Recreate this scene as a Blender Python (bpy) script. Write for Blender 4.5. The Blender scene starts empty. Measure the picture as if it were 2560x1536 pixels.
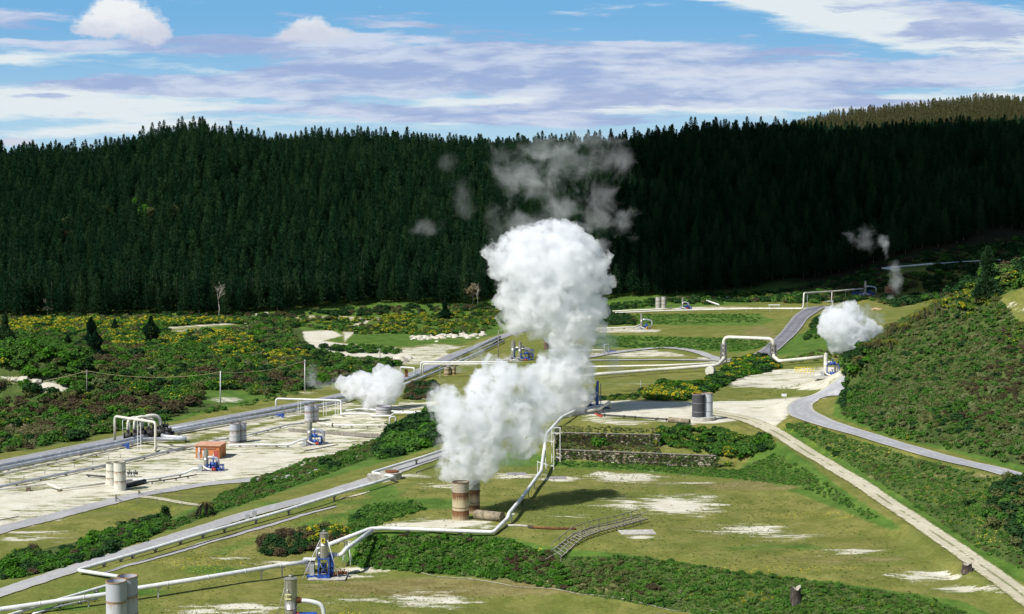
import bpy, math, random, numpy as np
from mathutils import Vector, Matrix, noise as mnoise
random.seed(7); rng = np.random.default_rng(7)
sc = bpy.context.scene
COL = sc.collection
D2R = math.radians
# ------------------------------------------------------------------ camera
F = 3500.0; W, H = 2560.0, 1536.0
CZ = 46.0; PITCH = math.atan(208 / F)
cd = bpy.data.cameras.new('camera'); cam = bpy.data.objects.new('camera', cd); COL.objects.link(cam)
cam.location = (0, 0, CZ); cam.rotation_euler = (math.pi / 2 - PITCH, 0, 0)
cd.sensor_width = 36; cd.lens = F / W * 36; cd.clip_end = 60000; cd.clip_start = 1
sc.camera = cam
cp, sp = math.cos(PITCH), math.sin(PITCH)
def ray(px, py):
    """slopes per metre of y of the sight line through a point of the photograph"""
    u = (px - 1280) / F; v = (768 - py) / F
    dy = cp + v * sp; dz = -sp + v * cp
    return u / dy, dz / dy
def proj(x, y, z):
    z = z - CZ
    f = y * cp - z * sp; up = y * sp + z * cp
    return 1280 + F * x / f, 768 - F * up / f
# ------------------------------------------------------------------ terrain heights
CP = []      # a, y, z
def Z(z, *pts):
    for p in pts:
        zz = z if len(p) == 2 else p[2]
        a, s = ray(p[0], p[1]); y = (zz - CZ) / s
        CP.append((a, y, zz))
def Dd(*pts):
    for px, py, d in pts:
        a, s = ray(px, py); CP.append((a, d, CZ + s * d))
# lower foreground
Z(-4, (-300,1620,-5.5),(0,1530,-5),(400,1545,-5),(300,1480,-4.5),(800,1470,-4.4),(930,1421),(1100,1437),(1300,1463),(1450,1485),(1700,1522),(1700,1640),(2000,1570),(2400,1640,-3.6),(1100,1560,-4.3),(2800,1700,-3),(700,1440,-4.2),(810,1446,-4.2),(880,1400,-4))
Z(-5, (-500,1900),(600,1900),(1600,1900),(2900,1900))
Z(-3,(500,1420,-3.2),(640,1340,-2.2),(500,1365,-2.6),(300,1410,-3.2),(640,1400,-3.4),(780,1370,-3.2),(800,1310,-1.2),(760,1400,-3.8))
# mid field
Z(0,(930,1330),(1080,1336),(1240,1337),(1340,1362),(1440,1372),(1600,1390),(1800,1420),(2100,1452),(2350,1492,-.6),(2600,1560,-1.2),(1160,1290),(1000,1240),(1300,1200),(1500,1200),(1700,1220),(1900,1230),(1500,1300),(1800,1330),(2100,1360),(2250,1420),(1250,1160),(1200,1240),(920,1270,-.6),(850,1270,-1),(700,1300,-1.6))
# lane, valley side
Z(0,(-200,1540,-5.5),(0,1483,-4.6),(200,1428,-3.6),(400,1362,-2.9),(640,1286,-2),(930,1200,-.8),(1130,1135,.2),(1250,1100,1.5),(1400,1045,4.2),(1500,1022,5))
Z(0,(0,1440,-4.8),(200,1385,-3.9),(400,1330,-3.1),(640,1250,-2.3),(900,1165,-1.2),(1080,1115,-.2),(1180,1085,1))
Z(-5.6,(-200,1460),(0,1405),(200,1345),(400,1288,-5.3),(600,1228,-5.2),(800,1168,-5),(930,1122,-4.6),(1040,1080,-3.4),(1120,1050,-2))
Z(-5,(-200,1330),(0,1320),(0,1240),(300,1240),(300,1160),(600,1180),(600,1110),(850,1130),(850,1060),(960,1050,-4.2),(1080,1010,-3),(0,1195),(800,1015,-4))
Z(-4.5,(-200,1200),(0,1160),(300,1100,-4.3),(640,1030,-4),(880,985,-3.2),(1050,930,-2),(1180,870,-1),(1290,832,0),(1350,812,1))
# scrub flats
Z(0,(-200,1130,-5),(0,1112,-4.7),(300,1062,-4.2),(600,1005,-3.6),(850,960,-2.8),(0,1010,-2),(250,1000,-1.5),(-100,930,3),(0,900,9),(90,870,11),(190,890,8),(260,930,2),(0,820,5),(150,815,5),(450,960,-1),(420,880,2.5),(420,810,4),(650,940,-1.5),(650,860,2.5),(650,790,4.5),(900,890,-1),(900,840,1),(900,785,4.5),(1000,900,-1.6),(1100,850,.3),(1100,785,3.5),(1250,785,3.5),(-200,800,5),(200,800,5))
# forest foot, left to right
Z(4.5,(-300,800),(0,802),(300,800),(600,790),(900,778),(1200,768,5),(1400,760,6),(1650,745,8.5),(1900,715,13),(2050,690,18),(2200,652,26))
Dd((2560,575,770),(2900,540,780))
# ridge
Dd((-500,520,850),(-100,486,850),(0,472,860),(200,444,880),(300,410,890),(400,380,900),(490,374,900),(580,400,920),(650,454,950),(720,412,965),(790,390,980),(950,410,1000),(1100,424,1050),(1220,450,1100),(1320,462,1100),(1440,432,1050),(1560,388,1000),(1780,362,980),(1960,374,1000),(2150,382,1000),(2350,374,1000),(2560,366,1000),(2900,340,1000))
Dd((-500,560,1100),(0,540,1100),(450,480,1150),(660,430,1200),(950,450,1250),(1300,430,1350),(1560,430,1250),(1960,400,1230),(2560,390,1230))
Dd((620,385,1450),(1000,388,1450),(1250,412,1450),(1500,410,1500),(1960,350,1500),(2050,330,1500),(2200,304,1500),(2450,282,1500),(2600,280,1500),(2900,270,1500),(2000,366,1380),(2300,350,1330),(2560,338,1330),(0,600,1500),(300,520,1500))
Dd((-500,640,2400),(600,640,2400),(1500,640,2400),(2600,600,2400),(3000,600,2400))
# centre terraces
Z(5,(1440,1035),(1600,1005),(1750,1052),(1950,1000,5.3),(2070,985,5.8),(1830,1045),(1700,990),(1620,1045))
Z(3,(1500,965),(1700,955,3.6),(1850,962,5),(1500,940,2.6),(1750,940,3.2),(1400,960,2),(1300,940,.5),(1150,930,-.8),(1150,1000,-1.5),(1200,1030,0),(1300,1040,2))
Z(5.2,(1850,945),(1950,925,5.5),(2090,930,5.8),(2000,955,5.2))
Z(3,(1500,880),(1700,880),(1800,905,3.6),(1650,905,3),(1400,880,2.4),(1300,880,1.5),(1350,910,1.2),(1600,860,3.5))
Z(5.2,(1500,837),(1650,838,5.4),(1900,846,6.2),(1500,868,3.3),(1700,868,3.5),(1850,880,4.2),(1400,840,4))
Z(5.6,(1500,828),(1600,822),(1800,825,6),(1900,825,6.6),(1500,813,6),(1900,812,7))
Z(8.2,(1480,788,7.6),(1650,783),(1900,782,9),(1650,772,8.6),(1800,768,9.2),(1960,772,10.2),(2040,770,11))
Z(7,(1960,840),(1905,885,4.8),(2000,870,7.6),(2060,832,9.8),(2100,785,11),(2160,760,11.3),(2050,880,8))
Z(14,(2165,738),(2300,735,14.2),(2120,742,13),(2000,735,11.4),(2060,712,14.4),(2250,752,12),(2100,755,11.4),(2400,700,19))
Dd((2250,672,650),(2330,665,655),(2500,650,660),(2560,640,665),(2800,640,665))
# gabion terraces
for x, zt in ((1385,5),(1550,5),(1700,5),(1850,5)):
    Z(zt,(x,1075)); Z(2.5,(x,1110),(x,1119)); Z(0,(x,1156))
Z(0,(1960,1185,.4),(2080,1245,.2),(2250,1350,-.2),(2400,1450,-.7))
# track and road on the right
Z(5,(1830,1046),(1925,1078,4.6),(2100,1182,3.2),(2300,1312,1.6),(2560,1497,-.8),(2750,1640,-2))
Z(5,(1985,1012,5.5),(2010,1045,5.6),(2130,1085,6),(2300,1135,6.5),(2560,1195,7.2),(2800,1250,7.6))
Z(5,(1960,1050,5),(2080,1110,4.8),(2250,1200,4.4),(2420,1300,3.6),(2600,1400,2.6))
# hill
Z(6.5,(2100,1000),(2085,1030,6),(2200,1080,7),(2400,1138,8),(2600,1180,9),(2800,1210,9))
Dd((2115,905,322),(2160,868,330),(2230,828,322),(2300,788,316),(2380,739,306),(2450,704,300),(2560,684,292),(2800,640,285),(3100,590,280))
Dd((2300,950,285),(2450,850,278),(2600,780,270))
Dd((2200,900,420),(2300,850,430),(2450,800,420),(2650,760,400),(2900,720,400),(3100,700,400))
CP = np.array(CP)
_P = np.c_[CP[:,0], np.log(CP[:,1])]
_D = np.sqrt(((_P[:,None]-_P[None])**2).sum(-1))
n_ = len(_P)
_A = np.zeros((n_+1,n_+1)); _A[:n_,:n_] = -_D + np.eye(n_)*2e-4; _A[:n_,n_] = 1; _A[n_,:n_] = 1
_w = np.linalg.solve(_A, np.r_[CP[:,2], 0])
def rbf(a, ly):
    sh = a.shape; a = a.ravel(); ly = ly.ravel(); out = np.empty(len(a))
    for i in range(0, len(a), 20000):
        d = np.sqrt((a[i:i+20000,None]-_P[None,:,0])**2 + (ly[i:i+20000,None]-_P[None,:,1])**2)
        out[i:i+20000] = -(d @ _w[:-1]) + _w[-1]
    return out.reshape(sh)
def lattice(seed, n=256):
    return np.random.default_rng(seed).random((n, n))*2-1
def vnoise(x, y, seed):
    L = lattice(seed); xi = np.floor(x).astype(int); yi = np.floor(y).astype(int)
    fx = x-xi; fy = y-yi; fx = fx*fx*(3-2*fx); fy = fy*fy*(3-2*fy)
    g = lambda i, j: L[i & 255, j & 255]
    return (g(xi,yi)*(1-fx)*(1-fy)+g(xi+1,yi)*fx*(1-fy)+g(xi,yi+1)*(1-fx)*fy+g(xi+1,yi+1)*fx*fy)
def fbm(x, y, seed, octv=4):
    r = 0; a = 1
    for o in range(octv):
        r = r + a*vnoise(x*2**o+17*o, y*2**o+31*o, seed+o); a *= .5
    return r/1.6
NA = 820
gy = np.r_[np.geomspace(40,125,16)[:-1], np.geomspace(125,360,430)[:-1], np.geomspace(360,800,260)[:-1], np.geomspace(800,2600,110)]
ga = np.r_[np.linspace(-2.2,-.56,14)[:-1], np.linspace(-.56,.56,NA), np.linspace(.56,2.2,14)[1:]]
GA, GY = np.meshgrid(ga, gy)
HZ = rbf(GA, np.log(GY))
_x = GA*GY
wild = np.clip((GY-640)/120, 0, 1)
HZ += wild*(fbm(_x/70, GY/70, 5)*5+np.clip((GY-700)/80,0,1)*np.clip((1000-GY)/120,0,1)*(np.abs(vnoise(_x/62+3, GY/260, 21))*11-4))
HZ += .12*fbm(_x/9, GY/9, 11) + .05*fbm(_x/2.5, GY/2.5, 15)
lgy = np.log(gy)
def height(x, y):
    x = np.asarray(x, float); y = np.asarray(y, float)
    a = x/y
    i = np.clip(np.searchsorted(ga, a)-1, 0, len(ga)-2); j = np.clip(np.searchsorted(gy, y)-1, 0, len(gy)-2)
    fa = np.clip((a-ga[i])/(ga[i+1]-ga[i]),0,1); fy = np.clip((y-gy[j])/(gy[j+1]-gy[j]),0,1)
    return HZ[j,i]*(1-fa)*(1-fy)+HZ[j,i+1]*fa*(1-fy)+HZ[j+1,i]*(1-fa)*fy+HZ[j+1,i+1]*fa*fy
_ys = np.r_[np.arange(90,420,.5), np.arange(420,1700,2)]
def Q(px, py, h=0.0):
    """world point seen at a point of the photograph that stands h above the ground"""
    a, s = ray(px, py)
    g = CZ + s*_ys - h - height(a*_ys, _ys)
    k = np.argmax(g < 0)
    if g[k] >= 0: k = len(_ys)-1
    if k == 0: k = 1
    t = g[k-1]/(g[k-1]-g[k]) if g[k-1] != g[k] else 0
    y = _ys[k-1] + t*(_ys[k]-_ys[k-1])
    return Vector((a*y, y, CZ+s*y))
def V(px, py, ref):
    """world point seen at a point of the photograph at the distance of ref"""
    y = ref.y if hasattr(ref, 'y') else ref
    a, s = ray(px, py)
    return Vector((a*y, y, CZ+s*y))
def mpp(p): return (p.y if hasattr(p,'y') else p)/F
def ground(x, y): return float(height(x, y))
# ------------------------------------------------------------------ node helpers
def new_mat(name):
    m = bpy.data.materials.new(name); m.use_nodes = True; nt = m.node_tree; nt.nodes.clear(); return m, nt
class NB:
    def __init__(s, nt): s.nt = nt
    def n(s, typ, **kw):
        nd = s.nt.nodes.new(typ)
        for k, v in kw.items(): setattr(nd, k, v)
        return nd
    def put(s, sock, v):
        if hasattr(v, 'is_output'): s.nt.links.new(v, sock)
        elif v is not None:
            if isinstance(v, (tuple, list)) and len(v) == 3 and len(sock.default_value) == 4: v = (*v, 1)
            sock.default_value = v
    def m(s, op, a, b=None, c=None, clamp=False):
        nd = s.n('ShaderNodeMath', operation=op, use_clamp=clamp)
        s.put(nd.inputs[0], a)
        if b is not None: s.put(nd.inputs[1], b)
        if c is not None: s.put(nd.inputs[2], c)
        return nd.outputs[0]
    def add(s, a, b): return s.m('ADD', a, b)
    def sub(s, a, b): return s.m('SUBTRACT', a, b)
    def mul(s, a, b): return s.m('MULTIPLY', a, b)
    def ss(s, v, lo, hi, a=0., b=1.):
        nd = s.n('ShaderNodeMapRange', interpolation_type='SMOOTHSTEP')
        s.put(nd.inputs[0], v); s.put(nd.inputs[1], lo); s.put(nd.inputs[2], hi); s.put(nd.inputs[3], a); s.put(nd.inputs[4], b)
        return nd.outputs[0]
    def mix(s, f, a, b, bt='MIX'):
        nd = s.n('ShaderNodeMix', data_type='RGBA', blend_type=bt)
        s.put(nd.inputs[0], f); s.put(nd.inputs[6], a); s.put(nd.inputs[7], b)
        return nd.outputs[2]
    def noise(s, vec, scale, detail=3, rough=.5, col=False, dist=0.):
        nd = s.n('ShaderNodeTexNoise'); s.put(nd.inputs['Vector'], vec)
        s.put(nd.inputs['Scale'], scale); s.put(nd.inputs['Detail'], detail); s.put(nd.inputs['Roughness'], rough); s.put(nd.inputs['Distortion'], dist)
        return nd.outputs[1 if col else 0]
    def scale(s, vec, xyz):
        nd = s.n('ShaderNodeMapping'); s.put(nd.inputs[0], vec); nd.inputs['Scale'].default_value = xyz; return nd.outputs[0]
    def attr(s, name): return s.n('ShaderNodeAttribute', attribute_name=name).outputs['Fac']
    def obj(s): return s.n('ShaderNodeTexCoord').outputs['Object']
    def pos(s): return s.n('ShaderNodeNewGeometry').outputs['Position']
    def rnd(s): return s.n('ShaderNodeObjectInfo').outputs['Random']
    def bsdf(s, col, rough=.8, metal=0., spec=.3, bump=None, bd=.02, bs=.5):
        p = s.n('ShaderNodeBsdfPrincipled'); s.put(p.inputs['Base Color'], col); s.put(p.inputs['Roughness'], rough)
        s.put(p.inputs['Metallic'], metal); s.put(p.inputs['Specular IOR Level'], spec)
        if bump is not None:
            b = s.n('ShaderNodeBump'); s.put(b.inputs['Height'], bump); b.inputs['Distance'].default_value = bd; b.inputs['Strength'].default_value = bs
            s.nt.links.new(b.outputs[0], p.inputs['Normal'])
        return p.outputs[0]
    def out(s, surf=None, vol=None):
        o = s.n('ShaderNodeOutputMaterial')
        if surf is not None: s.nt.links.new(surf, o.inputs[0])
        if vol is not None: s.nt.links.new(vol, o.inputs[1])
# ------------------------------------------------------------------ object helpers
def tag(o, label=None, cat=None, group=None, kind=None):
    if label: o['label'] = label
    if cat: o['category'] = cat
    if group: o['group'] = group
    if kind: o['kind'] = kind
    return o
def empty(name, loc, label, cat, group=None, rz=0):
    o = bpy.data.objects.new(name, None); COL.objects.link(o); o.location = loc; o.rotation_euler = (0,0,rz)
    o.empty_display_size = .2
    return tag(o, label, cat, group)
def mesh_obj(name, verts, faces, mats, parent=None, mi=None, smooth=False, loc=None):
    me = bpy.data.meshes.new(name)
    verts = np.asarray(verts, dtype=np.float32)
    if isinstance(faces, np.ndarray):
        k = faces.shape[1]; nf = len(faces)
        me.vertices.add(len(verts)); me.vertices.foreach_set('co', verts.ravel())
        me.loops.add(nf*k); me.loops.foreach_set('vertex_index', faces.ravel().astype(np.int32))
        me.polygons.add(nf); me.polygons.foreach_set('loop_start', np.arange(nf, dtype=np.int32)*k)
        me.update(calc_edges=True)
    else:
        me.from_pydata([tuple(map(float, v)) for v in verts], [], faces)
    for m in (mats if isinstance(mats, (list, tuple)) else [mats]): me.materials.append(m)
    if mi is not None: me.polygons.foreach_set('material_index', np.asarray(mi, dtype=np.int32))
    if smooth is True: me.polygons.foreach_set('use_smooth', np.ones(len(me.polygons), dtype=bool))
    elif smooth is not False: me.polygons.foreach_set('use_smooth', np.asarray(smooth, dtype=bool))
    me.update()
    o = bpy.data.objects.new(name, me); COL.objects.link(o)
    if loc is not None: o.location = loc
    if parent is not None: o.parent = parent
    return o
class MB:
    """collects shapes in world space and links them as one mesh"""
    def __init__(s): s.v = []; s.f = []; s.s = []
    def _add(s, vs, fs, sm):
        b = len(s.v); s.v += [Vector(v) for v in vs]; s.f += [tuple(i+b for i in f) for f in fs]
        s.s += (sm if isinstance(sm, list) else [sm]*len(fs)); return s
    def box(s, c, size, rz=0., bev=0.):
        c = Vector(c); hx, hy, hz = size[0]/2, size[1]/2, size[2]/2; R = Matrix.Rotation(rz, 3, 'Z')
        vs = [c + R @ Vector((x*hx, y*hy, z*hz)) for x in (-1,1) for y in (-1,1) for z in (-1,1)]
        return s._add(vs, [(0,1,3,2),(4,6,7,5),(0,4,5,1),(2,3,7,6),(0,2,6,4),(1,5,7,3)], False)
    def rings(s, pts, rads, n=14, cap=True, frames=None):
        pts = [Vector(p) for p in pts]; m = len(pts)
        if not hasattr(rads, '__len__'): rads = [rads]*m
        T = []
        for i in range(m):
            d = (pts[min(i+1,m-1)]-pts[max(i-1,0)])
            if d.length < 1e-9: d = (pts[min(i+1,m-1)]-pts[0])
            T.append(d.normalized() if d.length > 1e-9 else Vector((0,0,1)))
        up = Vector((0,0,1)) if abs(T[0].z) < .95 else Vector((0,1,0))
        X = T[0].cross(up).normalized(); vs = []
        for i in range(m):
            X = (X - T[i]*X.dot(T[i]))
            X = X.normalized() if X.length > 1e-6 else T[i].orthogonal().normalized()
            Y = T[i].cross(X)
            for k in range(n):
                t = 2*math.pi*k/n; vs.append(pts[i] + (X*math.cos(t)+Y*math.sin(t))*rads[i])
        fs = []; sm = []
        for i in range(m-1):
            for k in range(n):
                k2 = (k+1) % n; fs.append((i*n+k, i*n+k2, (i+1)*n+k2, (i+1)*n+k)); sm.append(True)
        if cap:
            fs.append(tuple(range(n-1,-1,-1))); sm.append(False); fs.append(tuple((m-1)*n+k for k in range(n))); sm.append(False)
        return s._add(vs, fs, sm)
    def cyl(s, a, b, r, n=14, cap=True): return s.rings([a, b], r, n, cap)
    def lathe(s, base, prof, n=28):
        """profile of (radius, height) about a vertical axis; repeated points give a sharp edge"""
        base = Vector(base); vs = []; fs = []
        for r, h in prof:
            for k in range(n):
                t = 2*math.pi*k/n; vs.append(base+Vector((r*math.cos(t), r*math.sin(t), h)))
        sm = []
        for i in range(len(prof)-1):
            if prof[i] == prof[i+1]: continue
            for k in range(n):
                k2 = (k+1) % n; fs.append((i*n+k, i*n+k2, (i+1)*n+k2, (i+1)*n+k)); sm.append(True)
        return s._add(vs, fs, sm)
    def bar(s, a, b, w, h=None):
        """rectangular bar between two points"""
        a = Vector(a); b = Vector(b); h = h or w; T = (b-a).normalized()
        up = Vector((0,0,1)) if abs(T.z) < .95 else Vector((0,1,0))
        X = T.cross(up).normalized()*w/2; Y = T.cross(X).normalized()*h/2
        vs = [p+sx*X+sy*Y for p in (a, b) for sx, sy in ((-1,-1),(1,-1),(1,1),(-1,1))]
        return s._add(vs, [(3,2,1,0),(4,5,6,7),(0,1,5,4),(1,2,6,5),(2,3,7,6),(3,0,4,7)], False)
    def build(s, name, mat, parent=None, origin=None):
        if parent is not None: o0 = parent.location if parent.parent is None and not parent.data else None
        base = Vector(origin) if origin is not None else None
        if parent is not None:
            p = parent; off = Vector((0,0,0))
            while p is not None: off += Vector(p.location); p = p.parent
            vs = [v-off for v in s.v]
            return mesh_obj(name, np.array([tuple(v) for v in vs]), s.f, mat, parent, smooth=s.s)
        if base is None:
            base = Vector((sum(v.x for v in s.v)/len(s.v), sum(v.y for v in s.v)/len(s.v), min(v.z for v in s.v)))
        vs = [v-base for v in s.v]
        return mesh_obj(name, np.array([tuple(v) for v in vs]), s.f, mat, None, smooth=s.s, loc=base)
def fillet(pts, r, n=5):
    """polyline with rounded bends"""
    pts = [Vector(p) for p in pts]; out = [pts[0]]
    for i in range(1, len(pts)-1):
        a, b, c = pts[i-1], pts[i], pts[i+1]
        d1 = (a-b); d2 = (c-b); rr = min(r, d1.length*.45, d2.length*.45)
        p = b + d1.normalized()*rr; q = b + d2.normalized()*rr
        if d1.normalized().dot(d2.normalized()) < -.995: out.append(b); continue
        for k in range(n+1):
            t = k/n; out.append(p*(1-t)**2 + b*2*t*(1-t) + q*t*t)
    out.append(pts[-1]); return out
# ------------------------------------------------------------------ light and sky
SUN_EL, SUN_AZ = D2R(50), D2R(230)     # azimuth clockwise from +y (north): the sun stands to the left, a little behind the viewer
sdir = Vector((math.sin(SUN_AZ)*math.cos(SUN_EL), math.cos(SUN_AZ)*math.cos(SUN_EL), math.sin(SUN_EL)))
ld = bpy.data.lights.new('sun', 'SUN'); ld.energy = 4.2; ld.angle = D2R(.53); ld.color = (1, .975, .93)
lo = bpy.data.objects.new('sun', ld); COL.objects.link(lo); lo.rotation_euler = sdir.to_track_quat('Z','Y').to_euler()
w = bpy.data.worlds.new('World'); sc.world = w; w.use_nodes = True; nt = w.node_tree; nt.nodes.clear(); B = NB(nt)
sky = B.n('ShaderNodeTexSky', sky_type='NISHITA'); sky.sun_disc = False; sky.sun_elevation = SUN_EL; sky.sun_rotation = SUN_AZ
sky.air_density = 1.0; sky.dust_density = .3; sky.ozone_density = 1.5
bg1 = B.n('ShaderNodeBackground'); bg1.inputs[1].default_value = .07
# clear sky, deepened, with a pale rim towards the horizon
dirv = B.n('ShaderNodeTexCoord').outputs['Generated']
sx = B.n('ShaderNodeSeparateXYZ'); nt.links.new(dirv, sx.inputs[0])
yy = B.m('MAXIMUM', sx.outputs[1], .05)
A = B.m('DIVIDE', sx.outputs[0], yy); E = B.m('DIVIDE', sx.outputs[2], yy)
cx = B.n('ShaderNodeCombineXYZ'); B.put(cx.inputs[0], A); B.put(cx.inputs[1], E); ae = cx.outputs[0]
def e2(vec, sxy): return B.scale(vec, (sxy[0], sxy[1], 1))
warp = B.noise(e2(ae, (9, 34)), 1.0, 5, .6, col=True)
wv = B.n('ShaderNodeVectorMath', operation='SUBTRACT'); nt.links.new(warp, wv.inputs[0]); wv.inputs[1].default_value = (.5,.5,.5)
ws = B.n('ShaderNodeVectorMath', operation='MULTIPLY'); nt.links.new(wv.outputs[0], ws.inputs[0]); ws.inputs[1].default_value = (.05,.014,0)
wa = B.n('ShaderNodeVectorMath', operation='ADD'); nt.links.new(ae, wa.inputs[0]); nt.links.new(ws.outputs[0], wa.inputs[1])
sw = B.n('ShaderNodeSeparateXYZ'); nt.links.new(wa.outputs[0], sw.inputs[0]); WA, WE = sw.outputs[0], sw.outputs[1]
def blob(px, py, rx, ry, k=1., tilt=0.):
    a = (px-1280)/F; e = (560-py)/F
    dx = B.m('MULTIPLY_ADD', WA, F/rx, -a*F/rx)
    ey = WE if not tilt else B.m('MULTIPLY_ADD', WA, tilt, WE)
    dy = B.m('MULTIPLY_ADD', ey, F/ry, -(e+tilt*a)*F/ry)
    r2 = B.add(B.mul(dx, dx), B.mul(dy, dy))
    return B.mul(B.m('POWER', 2.718, B.mul(r2, -1.)), k)
def total(bl):
    t = bl[0]
    for b in bl[1:]: t = B.add(t, b)
    return t
st1 = B.noise(e2(wa.outputs[0], (6, 52)), 1.0, 7, .62)
st2 = B.noise(e2(wa.outputs[0], (10, 92)), 1.0, 7, .62)
st3 = B.noise(e2(wa.outputs[0], (9, 42)), 1.0, 4, .55)
st4 = B.noise(e2(wa.outputs[0], (34, 150)), 1.0, 5, .6)
# bright veils
veil = total([blob(2050,20,480,60,1.0,.18), blob(2350,70,420,60,.6,.1), blob(230,255,560,48,.95), blob(150,150,420,30,.55), blob(1500,285,600,50,.38),
              blob(2080,170,400,44,.45), blob(80,330,260,14,.4), blob(1300,190,500,40,.45), blob(600,60,120,14,.35), blob(2300,250,400,50,.6), blob(700,322,500,22,.3), blob(1560,255,240,26,.5), blob(1300,262,300,18,.5)])
veil = B.ss(B.add(veil, B.mul(B.sub(st1, .5), 2.4)), .30, .72)
# lavender grey bands
band = total([blob(330,212,420,19,1.0), blob(620,226,200,14,.7), blob(40,55,110,18,.6), blob(760,112,420,20,.85), blob(100,110,330,11,.75), blob(1060,160,420,36,.95), blob(1640,140,400,34,.95),
              blob(1180,228,520,22,.8), blob(930,278,400,18,1.1), blob(1340,302,300,16,1.0), blob(2420,60,190,66,1.0,.1), blob(2250,165,210,16,1.0), blob(2000,205,420,26,.9),
              blob(1800,255,380,26,.7), blob(2480,190,160,24,.8), blob(1000,72,190,11,.7), blob(120,250,90,8,.75), blob(2100,258,330,14,.6), blob(1750,190,300,20,.5), blob(1450,190,500,30,.4)])
band = B.ss(B.add(band, B.mul(B.sub(st2, .5), 2.6)), .22, .64)
shade = B.ss(B.add(B.add(B.mul(st1, .3), B.mul(st3, .5)), B.mul(st4, .2)), .43, .57)
# heaped white clouds
puffn = B.noise(e2(ae, (46, 56)), 1.0, 7, .62)
puff = total([blob(310,66,92,44,1.0), blob(235,70,44,28,.6), blob(400,92,60,30,.7), blob(300,18,50,24,.6), blob(770,74,62,34,1.0), blob(840,92,44,22,.7), blob(700,98,50,20,.6), blob(60,352,60,16,.8)])
puffm = B.ss(B.add(puff, B.mul(B.sub(puffn, .5), 1.9)), .34, .86)
pshade = B.ss(B.sub(B.mul(B.sub(E, (560-100)/F), F/70), B.mul(B.sub(puffn,.5),1.5)), .0, .95)
hz = B.ss(E, .03, .16)
clear = B.mix(hz, (.50,.73,.88), (.19,.47,.79))
c = B.mix(veil, clear, (.80,.88,.92))
c = B.mix(B.mul(band, .9), c, B.mix(shade, (.37,.465,.73), (.67,.74,.89)))
c = B.mix(puffm, c, B.mix(pshade, (.66,.70,.82), (.90,.93,.96)))
bg2 = B.n('ShaderNodeBackground'); B.put(bg2.inputs[0], c); bg2.inputs[1].default_value = .72
nt.links.new(sky.outputs[0], bg1.inputs[0])
ms = B.n('ShaderNodeMixShader')
fw = B.mul(B.ss(sx.outputs[1], .12, .35), B.ss(E, .30, .20))
B.put(ms.inputs[0], fw); nt.links.new(bg1.outputs[0], ms.inputs[1]); nt.links.new(bg2.outputs[0], ms.inputs[2])
wo = B.n('ShaderNodeOutputWorld'); nt.links.new(ms.outputs[0], wo.inputs[0])
w.cycles.sampling_method = 'MANUAL'; w.cycles.sample_map_resolution = 512
sc.view_settings.view_transform = 'Standard'; sc.view_settings.look = 'None'; sc.view_settings.exposure = 0.4; sc.view_settings.gamma = 1
cy = sc.cycles
cy.max_bounces = 26; cy.diffuse_bounces = 2; cy.glossy_bounces = 2; cy.transmission_bounces = 2; cy.volume_bounces = 24; cy.transparent_max_bounces = 48
cy.use_denoising = True; cy.denoiser = 'OPENIMAGEDENOISE'; cy.caustics_reflective = False; cy.caustics_refractive = False
cy.use_adaptive_sampling = True; cy.adaptive_threshold = .02
cy.volume_step_rate = 1.0; cy.volume_max_steps = 128
sc.render.use_persistent_data = False

# ------------------------------------------------------------------ level the ground under the roads
ROADS = {'valley': [(-120,1181),(0,1158),(150,1128),(290,1100),(430,1070),(640,1031),(880,983),(1000,950),(1080,915),(1180,873),(1290,832),(1380,800)],
 'lane': [(-120,1525),(0,1484),(170,1428),(330,1378),(500,1325),(640,1282),(800,1240),(930,1200),(1040,1160),(1130,1130),(1230,1100),(1330,1066)],
 'bend': [(2110,983),(2060,990),(2018,1002),(2000,1018),(2010,1036),(2060,1058),(2150,1085),(2300,1130),(2430,1163),(2560,1197),(2700,1235)],
 'track': [(1760,1030),(1850,1046),(1915,1070),(2000,1120),(2100,1180),(2200,1244),(2300,1310),(2430,1400),(2560,1494),(2700,1600)],
 'upper': [(1850,905),(1895,893),(1935,868),(1968,838),(1998,800),(2020,782),(2042,771),(2075,768)]}
def level(pts, half, fade):
    global HZ
    C = np.array([tuple(Q(*p)) for p in pts]); L = np.r_[0, np.cumsum(np.hypot(*np.diff(C[:,:2], axis=0).T))]; s = np.arange(0, L[-1], 1.0)
    C = np.c_[np.interp(s,L,C[:,0]), np.interp(s,L,C[:,1]), np.interp(s,L,C[:,2])]
    zc = height(C[:,0], C[:,1]); k = 15; zc = np.convolve(np.pad(zc, k, mode='edge'), np.ones(2*k+1)/(2*k+1), 'valid')
    sel = np.where((GY > C[:,1].min()-9) & (GY < C[:,1].max()+9) & (_x > C[:,0].min()-9) & (_x < C[:,0].max()+9))
    vx, vy = _x[sel], GY[sel]; nd = np.full(len(vx), 1e9); nz = np.zeros(len(vx))
    for i in range(0, len(vx), 20000):
        D_ = np.hypot(vx[i:i+20000,None]-C[None,:,0], vy[i:i+20000,None]-C[None,:,1]); j = D_.argmin(1); nd[i:i+20000] = D_[np.arange(len(j)), j]; nz[i:i+20000] = zc[j]
    t = np.clip((nd-half)/fade, 0, 1); t = t*t*(3-2*t); HZ[sel] = nz*(1-t)+HZ[sel]*t
level(ROADS['bend'], 3.2, 3.5); level(ROADS['track'], 2.6, 2.5); level(ROADS['lane'], 2.6, 2.); level(ROADS['upper'], 4.5, 4.); level(ROADS['valley'], 3.4, 3.)
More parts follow.
